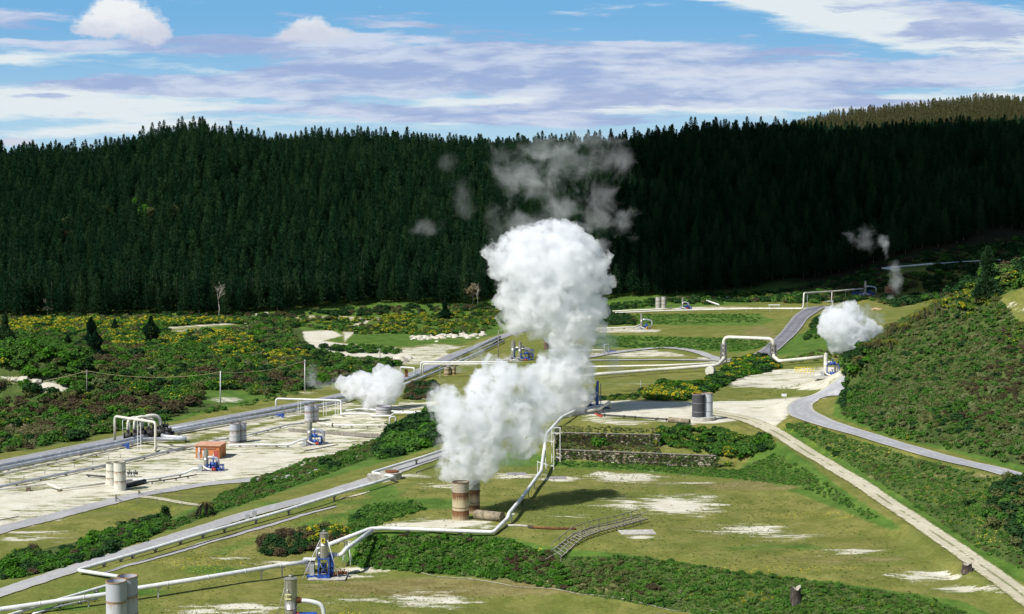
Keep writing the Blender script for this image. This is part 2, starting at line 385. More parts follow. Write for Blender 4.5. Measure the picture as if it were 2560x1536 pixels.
# ------------------------------------------------------------------ ground masks
PX, PY = proj(_x, GY, HZ)
def inpoly(P, x=None, y=None):
    x = PX if x is None else x; y = PY if y is None else y
    ins = np.zeros(x.shape, bool); n = len(P)
    for i in range(n):
        x1, y1 = P[i]; x2, y2 = P[(i+1) % n]
        if y1 == y2: continue
        ins ^= ((y1 > y) != (y2 > y)) & (x < (x2-x1)*(y-y1)/(y2-y1)+x1)
    return ins
def polymask(P, soft=8.):
    """signed distance to an outline laid out on the photograph, 0..1 over soft pixels (heights count double)"""
    d = np.full(PX.shape, 1e9); n = len(P)
    for i in range(n):
        x1, y1 = P[i]; x2, y2 = P[(i+1) % n]; y1 *= 2; y2 *= 2
        dx, dy = x2-x1, y2-y1; t = np.clip(((PX-x1)*dx+(2*PY-y1)*dy)/(dx*dx+dy*dy+1e-9), 0, 1)
        d = np.minimum(d, np.hypot(PX-x1-t*dx, 2*PY-y1-t*dy))
    return np.clip(.5+np.where(inpoly(P), d, -d)/(2*soft), 0, 1)
def linemask(L, wd, soft=6.):
    d = np.full(PX.shape, 1e9)
    for (x1, y1), (x2, y2) in zip(L[:-1], L[1:]):
        y1 *= 2; y2 *= 2; dx, dy = x2-x1, y2-y1; t = np.clip(((PX-x1)*dx+(2*PY-y1)*dy)/(dx*dx+dy*dy+1e-9), 0, 1)
        d = np.minimum(d, np.hypot(PX-x1-t*dx, 2*PY-y1-t*dy))
    return np.clip(.5+(wd-d)/(2*soft), 0, 1)
def ell(px, py, rx, ry): return np.exp(-((PX-px)/rx)**2-((PY-py)/ry)**2)
front = GY < 645
white = np.zeros(PX.shape)
def addw(m, k=1.):
    global white; white = np.maximum(white, m*k*front)
yard = [(-60,1196),(60,1182),(200,1150),(330,1118),(480,1105),(600,1075),(700,1052),(800,1040),(900,1020),(975,1050),(960,1090),(940,1105),(860,1130),(840,1165),(640,1196),(480,1216),(300,1250),(150,1300),(-60,1345)]
addw(polymask(yard, 14), .78)
addw(polymask([(-60,1240),(250,1185),(480,1150),(620,1120),(860,1120),(820,1150),(560,1200),(330,1225),(0,1300),(-60,1310)], 40), 1.0)
addw(polymask([(0,1175),(300,1110),(640,1045),(860,1000),(960,1015),(760,1040),(640,1068),(300,1135),(0,1200)], 14), .72)
addw(polymask([(860,1030),(1000,1005),(1100,1000),(1100,1020),(900,1045)], 12), .75)
for p, k in (((1460,1003),.5),):
    pass
addw(polymask([(1440,1012),(1500,1001),(1760,1003),(1900,1000),(2010,992),(2110,985),(2040,1000),(1990,1020),(1960,1050),(1930,1078),(1860,1050),(1790,1060),(1700,1062),(1560,1040),(1440,1040)], 8), 1.0)
addw(polymask([(1840,945),(1890,925),(2100,915),(2110,960),(2060,978),(1900,972),(1800,965)], 10), .86)
addw(polymask([(1460,890),(1560,895),(1800,892),(1850,905),(1790,912),(1690,880),(1600,872),(1480,880)], 8), .78)
addw(polymask([(1470,822),(1560,815),(1660,825),(1640,832),(1500,833)], 6), .8)
addw(polymask([(1540,772),(1700,765),(1900,768),(2030,768),(2030,774),(1700,775),(1540,780)], 4), .75)
addw(polymask([(1440,1052),(1450,1040),(1480,1035),(1640,1052),(1620,1064),(1560,1068)], 8), .6)
for e in ((1560,1193,90,13,1.),(1510,1184,40,8,.9),(1700,1265,110,26,1.0),(1600,1262,120,22,.7),(1880,1325,130,16,.72),(1980,1340,90,14,.6),(2150,1380,120,10,.62),(2330,1440,150,13,.72),(2450,1475,120,14,.7),
          (1680,1208,200,5,.55),(1280,1190,70,8,.9),(1400,1198,60,7,.9),(1120,1215,90,10,.62),(1020,1190,70,8,.6),(1120,1310,120,14,.95),(1000,1312,80,10,.8),
          (1060,1500,130,22,.75),(920,1500,120,10,.6),(620,1520,110,16,.72),(500,1530,140,12,.6),(720,1408,120,8,.75),(890,1425,70,10,.8),(860,1440,80,9,.85),(560,1395,90,8,.5),
          (200,1345,120,6,.55),(60,1345,90,16,.55),(130,1332,160,6,.5),(560,1000,50,9,.7),(770,982,30,4,.6),(1560,960,90,4,.5),(1000,1000,200,6,.5),(1740,1240,90,6,.6),(1600,1345,40,8,.7),
          (1440,1290,120,5,.45),(1900,1360,90,5,.4),(1640,1020,200,8,.8),(980,1170,40,5,.5),(1230,1300,60,4,.5),(1180,1316,90,7,.6)):
    addw(np.clip(ell(e[0],e[1],e[2]*1.1,e[3]*1.1)*1.12, 0, 1), min(1,e[4]*1.02))
# far left: scraped clay, mounds and tracks
addw(polymask([(755,828),(830,826),(860,840),(810,852),(890,862),(990,868),(1010,880),(960,895),(860,893),(790,872),(760,850)], 5), 1.)
addw(polymask([(860,858),(900,820),(930,800),(905,800),(855,828)], 4), .8)
addw(ell(130,968,48,14)*1.4, .95); addw(ell(60,950,90,14)*1.3, .6)
addw(polymask([(980,870),(1090,860),(1180,865),(1120,880),(1150,905),(1010,905)], 10), .75)
addw(ell(1090,905,130,14)*1.2, .7); addw(ell(1000,885,60,14)*1.2, .9)
addw(linemask([(400,822),(540,812),(700,800),(780,792),(1000,800)], 8, 6), .7); addw(ell(490,830,80,12)*1.2,.6)
addw(linemask([(860,800),(1000,806),(1200,800)], 3, 4), .5)
clearings_ = [[(80,955),(150,955),(155,978),(100,982)],[(20,942),(90,942),(100,958),(20,958)],[(500,975),(620,978),(640,1000),(500,1010)],[(400,818),(560,808),(640,815),(560,832),(430,840)],[(2490,745),(2530,728),(2620,700),(2640,800),(2560,815),(2530,790)]]
# lush grass on banks and verges
lush = np.zeros(PX.shape)
def addl(m, k=1.):
    global lush; lush = np.maximum(lush, m*k)
addl(polymask([(840,1400),(900,1325),(1240,1337),(1400,1372),(1560,1385),(1800,1425),(2100,1455),(2400,1500),(2620,1600),(1700,1530),(1440,1482),(1250,1450),(1000,1425),(900,1420)], 14), 1.)
addl(polymask([(1380,1150),(1600,1160),(1850,1175),(1900,1100),(1960,1110),(2100,1215),(2260,1320),(2230,1330),(2080,1270),(1900,1200),(1650,1185),(1380,1168)], 16), .95)
addl(polymask([(2000,1060),(2150,1110),(2300,1160),(2600,1230),(2640,1500),(2480,1420),(2200,1240),(2000,1110),(1950,1070)], 10), .9)
addl(polymask([(2090,990),(2080,1040),(2200,1085),(2600,1190),(2800,1190),(2800,600),(2500,660),(2120,880)], 10), .95)
addl(polymask([(1080,1180),(960,1290),(700,1340),(560,1400),(500,1380),(800,1290),(940,1250)], 20), .7)
addl(linemask([(0,1440),(200,1385),(400,1322),(640,1240),(900,1160),(1080,1112)], 22, 14), .85)
addl(polymask([(1480,836),(1900,846),(1950,860),(1850,882),(1480,868)], 8), .95)
addl(polymask([(1440,788),(1900,785),(1940,800),(1900,815),(1440,812)], 6), .8)
addl(polymask([(1960,850),(2120,790),(2140,870),(2060,890),(1930,890)], 8), .8)
addl(polymask([(-40,1095),(300,1050),(620,1000),(880,955),(1000,900),(1260,835),(1280,760),(-40,780)], 8)*(white<.3), .8)
addl(polymask([(-40,1140),(-40,1060),(420,1000),(780,940),(800,965),(430,1055)], 8), 1.)
addl(np.clip((GY-640)/20,0,1), 1.)
addl(polymask([(0,1425),(400,1300),(640,1215),(860,1140),(1080,1060),(1100,1090),(860,1170),(640,1240),(400,1330),(0,1450)], 8), .9)
for e in ((1030,1260,150,20,.9),(960,1230,60,20,.8),(300,1480,140,14,.7),(540,1425,120,14,.7),(120,1520,120,12,.8),(1290,1150,80,18,.9),(1950,1370,160,14,.6),(1650,960,200,10,.4),(800,1260,200,14,.5)):
    addl(np.clip(ell(*e[:4])*1.3,0,1), e[4])
lush *= 1-.75*polymask(clearings_[4], 10)
white = np.maximum(white, np.clip(ell(2545,770,40,22),0,1)*.62)
dry = np.zeros(PX.shape)
for e in ((1100,1470,500,28,.8),(760,1330,220,16,.8),(2050,1400,300,14,.6),(1500,1210,280,22,.5),(1880,1215,180,16,.7),(1700,1330,300,22,.45),(330,1290,200,16,.5),(2150,1170,40,160,.2),(2380,1190,300,8,.6),(1550,1110,220,30,.55),(1800,800,200,8,.4),(1900,840,60,30,.7),(2200,1260,40,200,.2)):
    dry = np.maximum(dry, np.clip(ell(*e[:4])*1.3,0,1)*e[4])
flow = np.zeros(PX.shape)
for e in ((2000,1060,90,30,.9),(2150,1120,200,40,.7),(2380,1230,150,50,.6),(500,1410,140,30,.8),(330,1270,170,20,.6),(1300,1200,60,14,.5),(1340,1375,140,20,.5),(2030,1290,160,14,.7),(1900,1425,300,12,.8),(1800,1490,200,20,.5),(2480,1330,60,60,.7),(900,1300,200,20,.6),(2090,870,80,20,.6)):
    flow = np.maximum(flow, np.clip(ell(*e[:4])*1.3,0,1)*e[4])
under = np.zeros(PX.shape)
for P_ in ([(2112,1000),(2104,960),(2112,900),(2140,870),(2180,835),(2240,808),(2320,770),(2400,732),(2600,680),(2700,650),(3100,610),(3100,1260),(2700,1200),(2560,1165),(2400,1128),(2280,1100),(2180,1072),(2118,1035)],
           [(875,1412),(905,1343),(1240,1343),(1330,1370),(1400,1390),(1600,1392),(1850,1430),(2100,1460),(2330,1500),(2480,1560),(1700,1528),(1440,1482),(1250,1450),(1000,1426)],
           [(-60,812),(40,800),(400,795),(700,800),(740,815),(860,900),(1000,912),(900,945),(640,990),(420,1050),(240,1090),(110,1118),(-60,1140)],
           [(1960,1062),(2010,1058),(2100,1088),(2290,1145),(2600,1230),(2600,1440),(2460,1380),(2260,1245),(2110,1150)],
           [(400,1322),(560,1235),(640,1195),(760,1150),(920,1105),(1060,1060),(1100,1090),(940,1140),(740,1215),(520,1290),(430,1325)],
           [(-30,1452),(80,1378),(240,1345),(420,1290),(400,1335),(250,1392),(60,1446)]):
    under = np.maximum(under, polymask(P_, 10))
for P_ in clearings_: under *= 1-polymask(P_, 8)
nr, nc = HZ.shape
verts = np.stack([_x, GY, HZ], -1).reshape(-1,3)
idx = np.arange(nr*nc).reshape(nr, nc)
faces = np.stack([idx[:-1,:-1], idx[:-1,1:], idx[1:,1:], idx[1:,:-1]], -1).reshape(-1,4)
m_ground, nt = new_mat('grass_and_pumice_ground'); B = NB(nt)
P = B.pos()
n1 = B.noise(P, .035, 4, .6); n2 = B.noise(P, .22, 5, .62); n3 = B.noise(P, 1.6, 4, .6)
Pst = B.scale(P, (.35, 1.0, 1.0)); n4 = B.noise(Pst, .5, 6, .65); n5 = B.noise(P, 6., 3, .6)
lu = B.attr('lush'); dr = B.attr('dry'); wh = B.attr('white'); fl = B.attr('flower')
olive = B.mix(B.ss(n2, .35, .65), (.145,.160,.032), (.245,.235,.065))
n7 = B.noise(P, 11., 2, .5)
olive = B.mix(B.ss(n1, .42, .6, 0., .55), olive, (.125,.165,.03))
olive = B.mix(B.ss(n7, .5, .72, 0., .5), olive, (.075,.09,.02))
olive = B.mix(B.ss(n5, .56, .75, 0., .5), olive, (.33,.31,.12))
green = B.mix(B.ss(n2, .35, .65), (.06,.13,.020), (.11,.19,.032))
brown = B.mix(B.ss(n4, .35, .65), (.17,.125,.05), (.27,.23,.10))
g = B.ss(B.add(B.add(lu, B.mul(B.sub(n1,.5), .9)), B.mul(B.sub(n4,.5),.8)), .30, .75)
col = B.mix(g, olive, green)
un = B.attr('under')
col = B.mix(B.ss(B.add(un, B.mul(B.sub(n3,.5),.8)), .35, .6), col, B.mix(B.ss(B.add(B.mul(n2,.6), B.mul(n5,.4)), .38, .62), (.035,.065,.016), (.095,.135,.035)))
d = B.ss(B.add(B.add(dr, B.mul(B.sub(n4,.5), 1.5)), B.mul(B.sub(n1,.5),.6)), .38, .80)
col = B.mix(B.mul(d, .8), col, brown)
col = B.mix(B.ss(n3, .30, .75, 0., .38), col, (.05,.062,.015))
# small bare spots in the turf
sp_ = B.mul(B.ss(B.noise(Pst, 1.3, 5, .7), .66, .74), B.ss(n1, .45, .62))
col = B.mix(B.mul(sp_, B.sub(1., lu)), col, (.46,.43,.30))
vor = B.n('ShaderNodeTexVoronoi'); B.put(vor.inputs['Vector'], P); vor.inputs['Scale'].default_value = 2.2
fm = B.mul(B.ss(vor.outputs['Distance'], .26, .16), B.ss(B.add(fl, B.mul(B.sub(n2,.5),1.0)), .45, .7))
col = B.mix(fm, col, (.55,.44,.02))
n6 = B.noise(B.scale(P, (.22, 1.0, 1.0)), .9, 6, .7)
wn = B.add(B.add(wh, B.mul(B.sub(n4,.5), 1.7)), B.add(B.mul(B.sub(n6,.5), 1.5), B.mul(B.sub(n5,.5), .9)))
wm = B.ss(wn, .52, .80)
pum = B.mix(B.ss(n2, .3, .7), (.55,.51,.39), (.66,.63,.53))
pum = B.mix(B.ss(B.noise(P, .9, 5, .7), .45, .75, 0., .55), pum, (.50,.46,.33))
pum = B.mix(B.ss(n5, .55, .75, 0., .3), pum, (.36,.33,.22))
col = B.mix(wm, col, pum)
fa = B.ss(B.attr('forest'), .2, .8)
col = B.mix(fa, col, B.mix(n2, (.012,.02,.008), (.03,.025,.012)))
bh = B.add(B.mul(n3, .5), B.mul(n5, .35))
B.out(B.bsdf(col, .95, 0, .1, bump=bh, bd=.25, bs=.9))
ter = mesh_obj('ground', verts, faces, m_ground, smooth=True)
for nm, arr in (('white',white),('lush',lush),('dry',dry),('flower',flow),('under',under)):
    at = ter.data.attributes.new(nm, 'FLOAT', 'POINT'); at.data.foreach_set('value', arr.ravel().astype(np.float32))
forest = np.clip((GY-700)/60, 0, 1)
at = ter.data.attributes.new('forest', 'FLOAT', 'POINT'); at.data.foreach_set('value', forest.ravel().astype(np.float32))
tag(ter, kind='structure')
fg = mesh_obj('terrain', [(-30000,-30000,-30),(30000,-30000,-30),(30000,30000,-30),(-30000,30000,-30)], [(0,1,2,3)], m_ground); tag(fg, kind='structure')
# ------------------------------------------------------------------ roads
def simple_mat(name, c1, c2, scale=2., rough=.9, metal=0., spec=.3, detail=4, st=(1,1,1), bump=0., obj=True, lo=.35, hi=.65):
    m, nt = new_mat(name); B = NB(nt); v = B.scale(B.obj() if obj else B.pos(), st)
    n = B.noise(v, scale, detail, .62)
    B.out(B.bsdf(B.mix(B.ss(n, lo, hi), c1, c2), rough, metal, spec, bump=(n if bump else None), bd=bump))
    return m
def catmull(P, n=10):
    P = [np.array(p, float) for p in P]; P = [2*P[0]-P[1]]+P+[2*P[-1]-P[-2]]; out = []
    for i in range(1, len(P)-2):
        for k in range(n):
            t = k/n; a, b, c, d = P[i-1:i+3]
            out.append(.5*((2*b)+(-a+c)*t+(2*a-5*b+4*c-d)*t*t+(-a+3*b-3*c+d)*t**3))
    out.append(P[-2]); return np.array(out)
def strip(name, pts, width, mat, lift=.06, seg=12, cross=8, ragged=.0):
    """pts: (px, py) of the centre line on the ground of the photograph; width in metres"""
    W_ = catmull([tuple(Q(*p)[:2]) for p in pts], 14)
    # resample
    L = np.r_[0, np.cumsum(np.hypot(*np.diff(W_, axis=0).T))]; n = max(8, int(L[-1]/1.0))
    s = np.linspace(0, L[-1], n); X = np.interp(s, L, W_[:,0]); Y = np.interp(s, L, W_[:,1])
    T = np.gradient(np.c_[X, Y], axis=0); T /= np.linalg.norm(T, axis=1)[:,None]; N = np.c_[-T[:,1], T[:,0]]
    wd = width if hasattr(width, '__len__') else [width, width]
    wv_ = np.interp(s, np.linspace(0, L[-1], len(wd)), wd)
    vs = []; m = cross+1; hz = []
    for k in range(m):
        t = (k/cross-.5)
        w_ = wv_ + ragged*(rng.random(n)-.5)*(1 if k in (0, cross) else 0)
        x = X+N[:,0]*t*w_; y = Y+N[:,1]*t*w_; vs.append(np.c_[x, y, height(x, y)+lift+.05*(y/300)])
    vs = np.stack(vs, 1).reshape(-1,3); I = np.arange(n*m).reshape(n, m)
    f = np.stack([I[:-1,:-1], I[:-1,1:], I[1:,1:], I[1:,:-1]], -1).reshape(-1,4)
    o = mesh_obj(name, vs, f, mat, smooth=True)
    at = o.data.attributes.new('across', 'FLOAT', 'POINT'); at.data.foreach_set('value', np.tile(np.linspace(-1,1,m), n).astype(np.float32))
    tag(o, kind='structure'); return o
def road_mat(name, base, dark, edge, wheel=.7, grassy=0.):
    m, nt = new_mat(name); B = NB(nt); P = B.pos(); n = B.noise(P, 1.2, 5, .65); nl = B.noise(P, .12, 3, .5)
    ac = B.m('ABSOLUTE', B.attr('across'))
    c = B.mix(B.ss(B.add(n, B.mul(B.sub(nl,.5),.8)), .35, .7), base, dark)
    wt = B.ss(B.m('ABSOLUTE', B.sub(ac, .48)), .22, .04)
    c = B.mix(B.mul(wt, wheel), c, dark)
    if grassy:
        gm = B.mul(B.ss(ac, .22, .02), B.ss(B.add(n, B.mul(B.sub(nl,.5),.9)), .42, .55)); c = B.mix(B.mul(gm, grassy), c, (.12,.14,.04))
    em = B.ss(B.add(ac, B.mul(B.sub(n,.5),.9)), .80, .95); c = B.mix(em, c, edge)
    B.out(B.bsdf(c, .9, 0, .2, bump=n, bd=.03)); return m
m_asph = road_mat('weathered_asphalt', (.31,.31,.318), (.23,.23,.24), (.34,.34,.28))
m_chip = road_mat('pale_chip_seal', (.41,.41,.42), (.30,.30,.315), (.42,.40,.31))
m_track = road_mat('pumice_track', (.54,.50,.37), (.42,.385,.27), (.28,.27,.14), .35, .8)
m_lane = road_mat('grey_gravel', (.38,.375,.37), (.30,.295,.295), (.36,.34,.26), .15)
m_far = road_mat('dark_asphalt', (.23,.225,.245), (.15,.145,.16), (.33,.32,.32), .8)
strip('road', [(-120,1181),(0,1158),(150,1128),(290,1100),(430,1070),(640,1031),(880,983),(1000,950),(1080,915),(1180,873),(1290,832),(1380,800)], [4.6,4.8,5,5,5,5.6], m_asph, .1)
strip('lane', [(-120,1525),(0,1484),(170,1428),(330,1378),(500,1325),(640,1282),(800,1240),(930,1200),(1040,1160),(1130,1130),(1230,1100),(1330,1066)], [3.6,3.6,3.7,3.6,3.6], m_lane, .1, ragged=.5)
strip('path', [(-100,1362),(0,1326),(140,1292),(290,1252),(400,1230),(520,1211),(640,1200),(760,1185),(840,1165),(900,1140)], [4.2,4.4,3.8,3.8,4,5], m_lane, .08, ragged=.6)
strip('road', [(2110,983),(2060,990),(2018,1002),(2000,1018),(2010,1036),(2060,1058),(2150,1085),(2300,1130),(2430,1163),(2560,1197),(2700,1235)], [4.5,5.2,7,5.8,4.6,4.3,4.2,4.2,4.3], m_chip, .12)
strip('track', [(1760,1030),(1850,1046),(1915,1070),(2000,1120),(2100,1180),(2200,1244),(2300,1310),(2430,1400),(2560,1494),(2700,1600)], [6,4.2,3.7,3.5,3.4,3.4,3.5,3.6], m_track, .1, ragged=.5)
strip('road', [(1850,905),(1895,893),(1935,868),(1968,838),(1998,800),(2020,782),(2042,771),(2075,768)], [6,5.4,5.4,5.6,6,6,7,7], m_far, .2)
strip('path', [(1835,902),(1790,898),(1745,882),(1700,874),(1640,872),(1560,880),(1480,893),(1400,905)], [4.5,3.6,3.4,3.4,3.6,4], m_lane, .2)
strip('path', [(1880,898),(1780,902),(1650,901),(1520,902),(1440,903)], [4,3,3,3], m_lane, .18)
# ------------------------------------------------------------------ plants
def leaf_mat(name, c1, c2, c3=None, vary=.5, rough=.75, tr=.34):
    m, nt = new_mat(name); B = NB(nt)
    g = B.n('ShaderNodeNewGeometry'); r = B.rnd()
    n = B.noise(g.outputs['Position'], .9, 3, .6)
    c = B.mix(B.ss(B.add(B.mul(n,.6), B.mul(g.outputs['Random Per Island'],.4)), .3, .7), c1, c2)
    if c3: c = B.mix(B.mul(B.ss(r, .35, .95), vary), c, c3)
    d = B.n('ShaderNodeBsdfDiffuse'); B.put(d.inputs[0], c); t = B.n('ShaderNodeBsdfTranslucent'); B.put(t.inputs[0], c)
    mx = B.n('ShaderNodeMixShader'); mx.inputs[0].default_value = tr; nt.links.new(d.outputs[0], mx.inputs[1]); nt.links.new(t.outputs[0], mx.inputs[2])
    B.out(mx.outputs[0]); return m
m_needle = leaf_mat('pine_needles', (.009,.032,.016), (.026,.072,.032), (.044,.092,.036), .9)
m_needle_far = leaf_mat('sunlit_far_pine_needles', (.08,.085,.035), (.15,.15,.065), (.18,.165,.085), .7)  # lit copy of the pine needles, the far ridge's sunlight put into the colour
m_bark = simple_mat('bark', (.10,.08,.065), (.20,.17,.14), 3., st=(1,1,.2))
m_green = leaf_mat('green_leaves', (.05,.135,.025), (.10,.22,.04), (.085,.16,.032), .6)
m_bright = leaf_mat('bright_green_leaves', (.04,.13,.012), (.10,.24,.03))
m_dark = leaf_mat('dark_green_leaves', (.022,.060,.020), (.045,.10,.032))
m_olive = leaf_mat('olive_leaves', (.10,.125,.038), (.17,.18,.065), (.13,.15,.06), .7)
m_brown = leaf_mat('brown_bracken', (.075,.062,.035), (.15,.11,.065), (.10,.095,.045), .7)
m_yellow = leaf_mat('yellow_gorse_flowers', (.40,.34,.02), (.60,.52,.05))
m_tan = leaf_mat('dead_seed_heads', (.22,.18,.10), (.36,.30,.19))
m_grass = leaf_mat('long_grass', (.08,.19,.03), (.14,.28,.05), (.19,.22,.08), .6)
def pine_mesh(h, seed, bare=.12, dense=1., rad=.22):
    """whorls of drooping branches, each a fan of needle sprays; returns crown verts/faces"""
    r = np.random.default_rng(seed); V_ = []; Fc = []
    nl = int(h*1.5*dense)
    for i in range(nl):
        t = i/(nl-1); z = h*(bare+(1-bare)*t)
        R = h*rad*(1-t)**.72*(.82+.36*r.random())*(.65+.35*min(1, t*6+.3)) + .15
        nb = max(4, int((8-4*t)*dense)); ph = r.random()*6.28
        for k in range(nb):
            an = ph+6.283*k/nb+r.normal()*.15; L = R*(.75+.4*r.random()); up = .30+.5*t+r.normal()*.08
            dx, dy = math.cos(an), math.sin(an); ns = max(2, int(L/.62))
            for q in range(ns):
                f = (q+.6)/ns; cx_ = dx*L*f; cy_ = dy*L*f; cz_ = z+up*L*f*.55-L*f*f*.34
                s = (.34+.22*r.random())*(1.15-.35*f)*(h/18)**.5
                for c in range(2):
                    d = r.normal(size=3)*.45+np.array([dx, dy, .55+.4*t]); d /= np.linalg.norm(d)
                    e = np.cross(d, r.normal(size=3)); e /= np.linalg.norm(e)+1e-9
                    b = np.array([cx_, cy_, cz_])+r.normal(size=3)*.16
                    i0 = len(V_); V_ += [b-e*s*.55-d*s*.4, b+e*s*.55-d*s*.4, b+d*s*1.5]; Fc.append((i0, i0+1, i0+2))
    i0 = len(V_); V_ += [np.array([-.12,0,h*.96]), np.array([.12,0,h*.96]), np.array([0,0,h*1.035])]; Fc.append((i0,i0+1,i0+2))
    return np.array(V_), np.array(Fc)
def dense_pine(h, R, n, seed):
    r = np.random.default_rng(seed); V_ = []; Fc = []
    for i in range(n):
        t = r.random()**1.25; z = h*(.03+.97*t); prof = R*(1-t)**.75*(.75+.35*math.sin(9*t+seed)+.2*r.random()); an = r.random()*6.283; prof *= 1+.22*math.sin(3*an+5*t+seed)
        q = prof*(.55+.5*r.random()**.4); b = np.array([math.cos(an)*q, math.sin(an)*q, z]); d = np.array([math.cos(an)*.8, math.sin(an)*.8, .6])+r.normal(size=3)*.5; d /= np.linalg.norm(d)
        e = np.cross(d, r.normal(size=3)); e /= np.linalg.norm(e)+1e-9; s = .32+.25*r.random(); i0 = len(V_); V_ += [b-e*s*.5-d*s*.5, b+e*s*.5-d*s*.5, b+d*s*1.2]; Fc.append((i0,i0+1,i0+2))
    return np.array(V_), np.array(Fc)
def pine_src(h, seed, mat=None, **kw):
    v, f = pine_mesh(h, seed, **kw)
    me = mesh_obj('crown', v, f, mat or m_needle); return me
def trunk_mb(h, r0=.24):
    mb = MB(); mb.rings([(0,0,-.8),(0,0,h*.3),(0.05,0,h*.65),(0,0,h*.99)], [r0,r0*.8,r0*.45,.03], 7); return mb
pine_h = [17.5, 19.5, 16.0, 21.0, 18.5]
PINES = []
for i, h in enumerate(pine_h):
    cr = pine_src(h, 100+i, bare=.13+.03*(i%3), rad=.225+.02*(i%3)); PINES.append((h, cr))
tk = trunk_mb(18.); tk_o = tk.build('trunk', m_bark, origin=(0,0,0))
for c in [p[1] for p in PINES]+[tk_o]: COL.objects.unlink(c)
def add_tree(name, loc, crown, trunk, s, rz, label, cat, group=None, tz=1.):
    t = empty(name, loc, label, cat, group, rz); t.scale = (s, s, s)
    c = bpy.data.objects.new('crown', crown.data); COL.objects.link(c); c.parent = t
    k = bpy.data.objects.new('trunk', trunk.data); COL.objects.link(k); k.parent = t; k.scale = (1,1,tz)
    return t, c
# forest points on a jittered grid
foot = sorted([(Q(x, y).x/Q(x, y).y, Q(x, y).y) for x, y in ((-150,790),(0,795),(120,793),(300,790),(480,786),(700,778),(900,768),(1100,757),(1250,752),(1480,752),(1650,742),(1900,716),(2050,694),(2200,655),(2400,610),(2560,572))])
fa_, fy_ = np.array([p[0] for p in foot]), np.array([p[1] for p in foot])
pts = []
sp0 = 4.9
for y in np.arange(560, 1160, sp0):
    xs = np.arange(-.46*y, .46*y, sp0)
    pts.append(np.c_[xs+rng.uniform(-2.0,2.0,len(xs)), y+rng.uniform(-2.0,2.0,len(xs))])
pts = np.concatenate(pts); a = pts[:,0]/pts[:,1]; base = np.interp(a, fa_, fy_)
nz = fbm(pts[:,0]/18, pts[:,1]/18, 40)
dep = pts[:,1]-base
keep = (dep > nz*6)
gap = np.zeros(len(pts), bool)       # clearings on the slope
fx, fy2 = proj(pts[:,0], pts[:,1], height(pts[:,0], pts[:,1])+8)
for gx, gy_, rr in ((365,528,17),(172,560,13),(262,522,9),(430,545,8)): gap |= ((fx-gx)**2+((fy2-gy_)*1.2)**2 < rr*rr)
# drop what lies well behind the crest
hz_ = height(pts[:,0], pts[:,1]); el = (hz_-CZ)/pts[:,1]
keep &= ~gap
pts, dep, a, hz_, el = pts[keep], dep[keep], a[keep], hz_[keep], el[keep]
mx = {}
order = np.argsort(pts[:,1]); vis = np.ones(len(pts), bool); bins = {}
for i in order:
    b = int(a[i]*150); e_ = bins.get(b, -9); top = el[i]+21/pts[i,1]
    if top < e_-.004: vis[i] = False
    bins[b] = max(e_, el[i]+10/pts[i,1])
pts, dep, a, hz_ = pts[vis], dep[vis], a[vis], hz_[vis]
inframe = np.abs(a) < .372
o_ = np.argsort(np.where(inframe, dep, 1e6)); near = o_[:296]; rest = o_[296:]
near_set = near
for j, i in enumerate(near):
    h, cr = PINES[int(rng.integers(5))]; s = float(rng.uniform(.72, 1.08))
    if j == 0: FIRSTP = j
    add_tree('pine_tree', (pts[i,0], pts[i,1], hz_[i]-.2), cr, tk_o, s, float(rng.uniform(0,6.28)), 'tall dark green pine in the front rows of the forest at the slope foot', 'pine tree', 'pines along the forest edge', h/18.)
def scatter(name, P3, S, IX, RZ, sources, tilt=None):
    me = bpy.data.meshes.new(name); P3 = np.asarray(P3, np.float32); me.vertices.add(len(P3)); me.vertices.foreach_set('co', P3.ravel())
    for nm, ar in (('sc', S), ('ix', IX), ('rz', RZ)):
        at = me.attributes.new(nm, 'FLOAT', 'POINT'); at.data.foreach_set('value', np.asarray(ar, np.float32))
    o = bpy.data.objects.new(name, me); COL.objects.link(o)
    ng = bpy.data.node_groups.new(name+'_nodes', 'GeometryNodeTree')
    ng.interface.new_socket('Geometry', in_out='INPUT', socket_type='NodeSocketGeometry'); ng.interface.new_socket('Geometry', in_out='OUTPUT', socket_type='NodeSocketGeometry')
    N = ng.nodes; L = ng.links; gi = N.new('NodeGroupInput'); go = N.new('NodeGroupOutput'); jn = N.new('GeometryNodeJoinGeometry')
    def na(nm):
        q = N.new('GeometryNodeInputNamedAttribute'); q.data_type = 'FLOAT'; q.inputs['Name'].default_value = nm; return q.outputs['Attribute']
    s_, i_, r_ = na('sc'), na('ix'), na('rz')
    cr = N.new('ShaderNodeCombineXYZ'); L.new(r_, cr.inputs[2])
    for k, src in enumerate(sources):
        oi = N.new('GeometryNodeObjectInfo'); oi.inputs['Object'].default_value = src; oi.inputs['As Instance'].default_value = True; oi.transform_space = 'ORIGINAL'
        ip = N.new('GeometryNodeInstanceOnPoints'); cm = N.new('FunctionNodeCompare'); cm.data_type = 'FLOAT'; cm.operation = 'EQUAL'
        L.new(i_, cm.inputs[0]); cm.inputs[1].default_value = float(k); cm.inputs['Epsilon'].default_value = .1
        L.new(gi.outputs[0], ip.inputs['Points']); L.new(cm.outputs[0], ip.inputs['Selection']); L.new(oi.outputs['Geometry'], ip.inputs['Instance'])
        L.new(cr.outputs[0], ip.inputs['Rotation']); L.new(s_, ip.inputs['Scale']); L.new(ip.outputs[0], jn.inputs[0])
    L.new(jn.outputs[0], go.inputs[0])
    md = o.modifiers.new('scatter', 'NODES'); md.node_group = ng
    return o
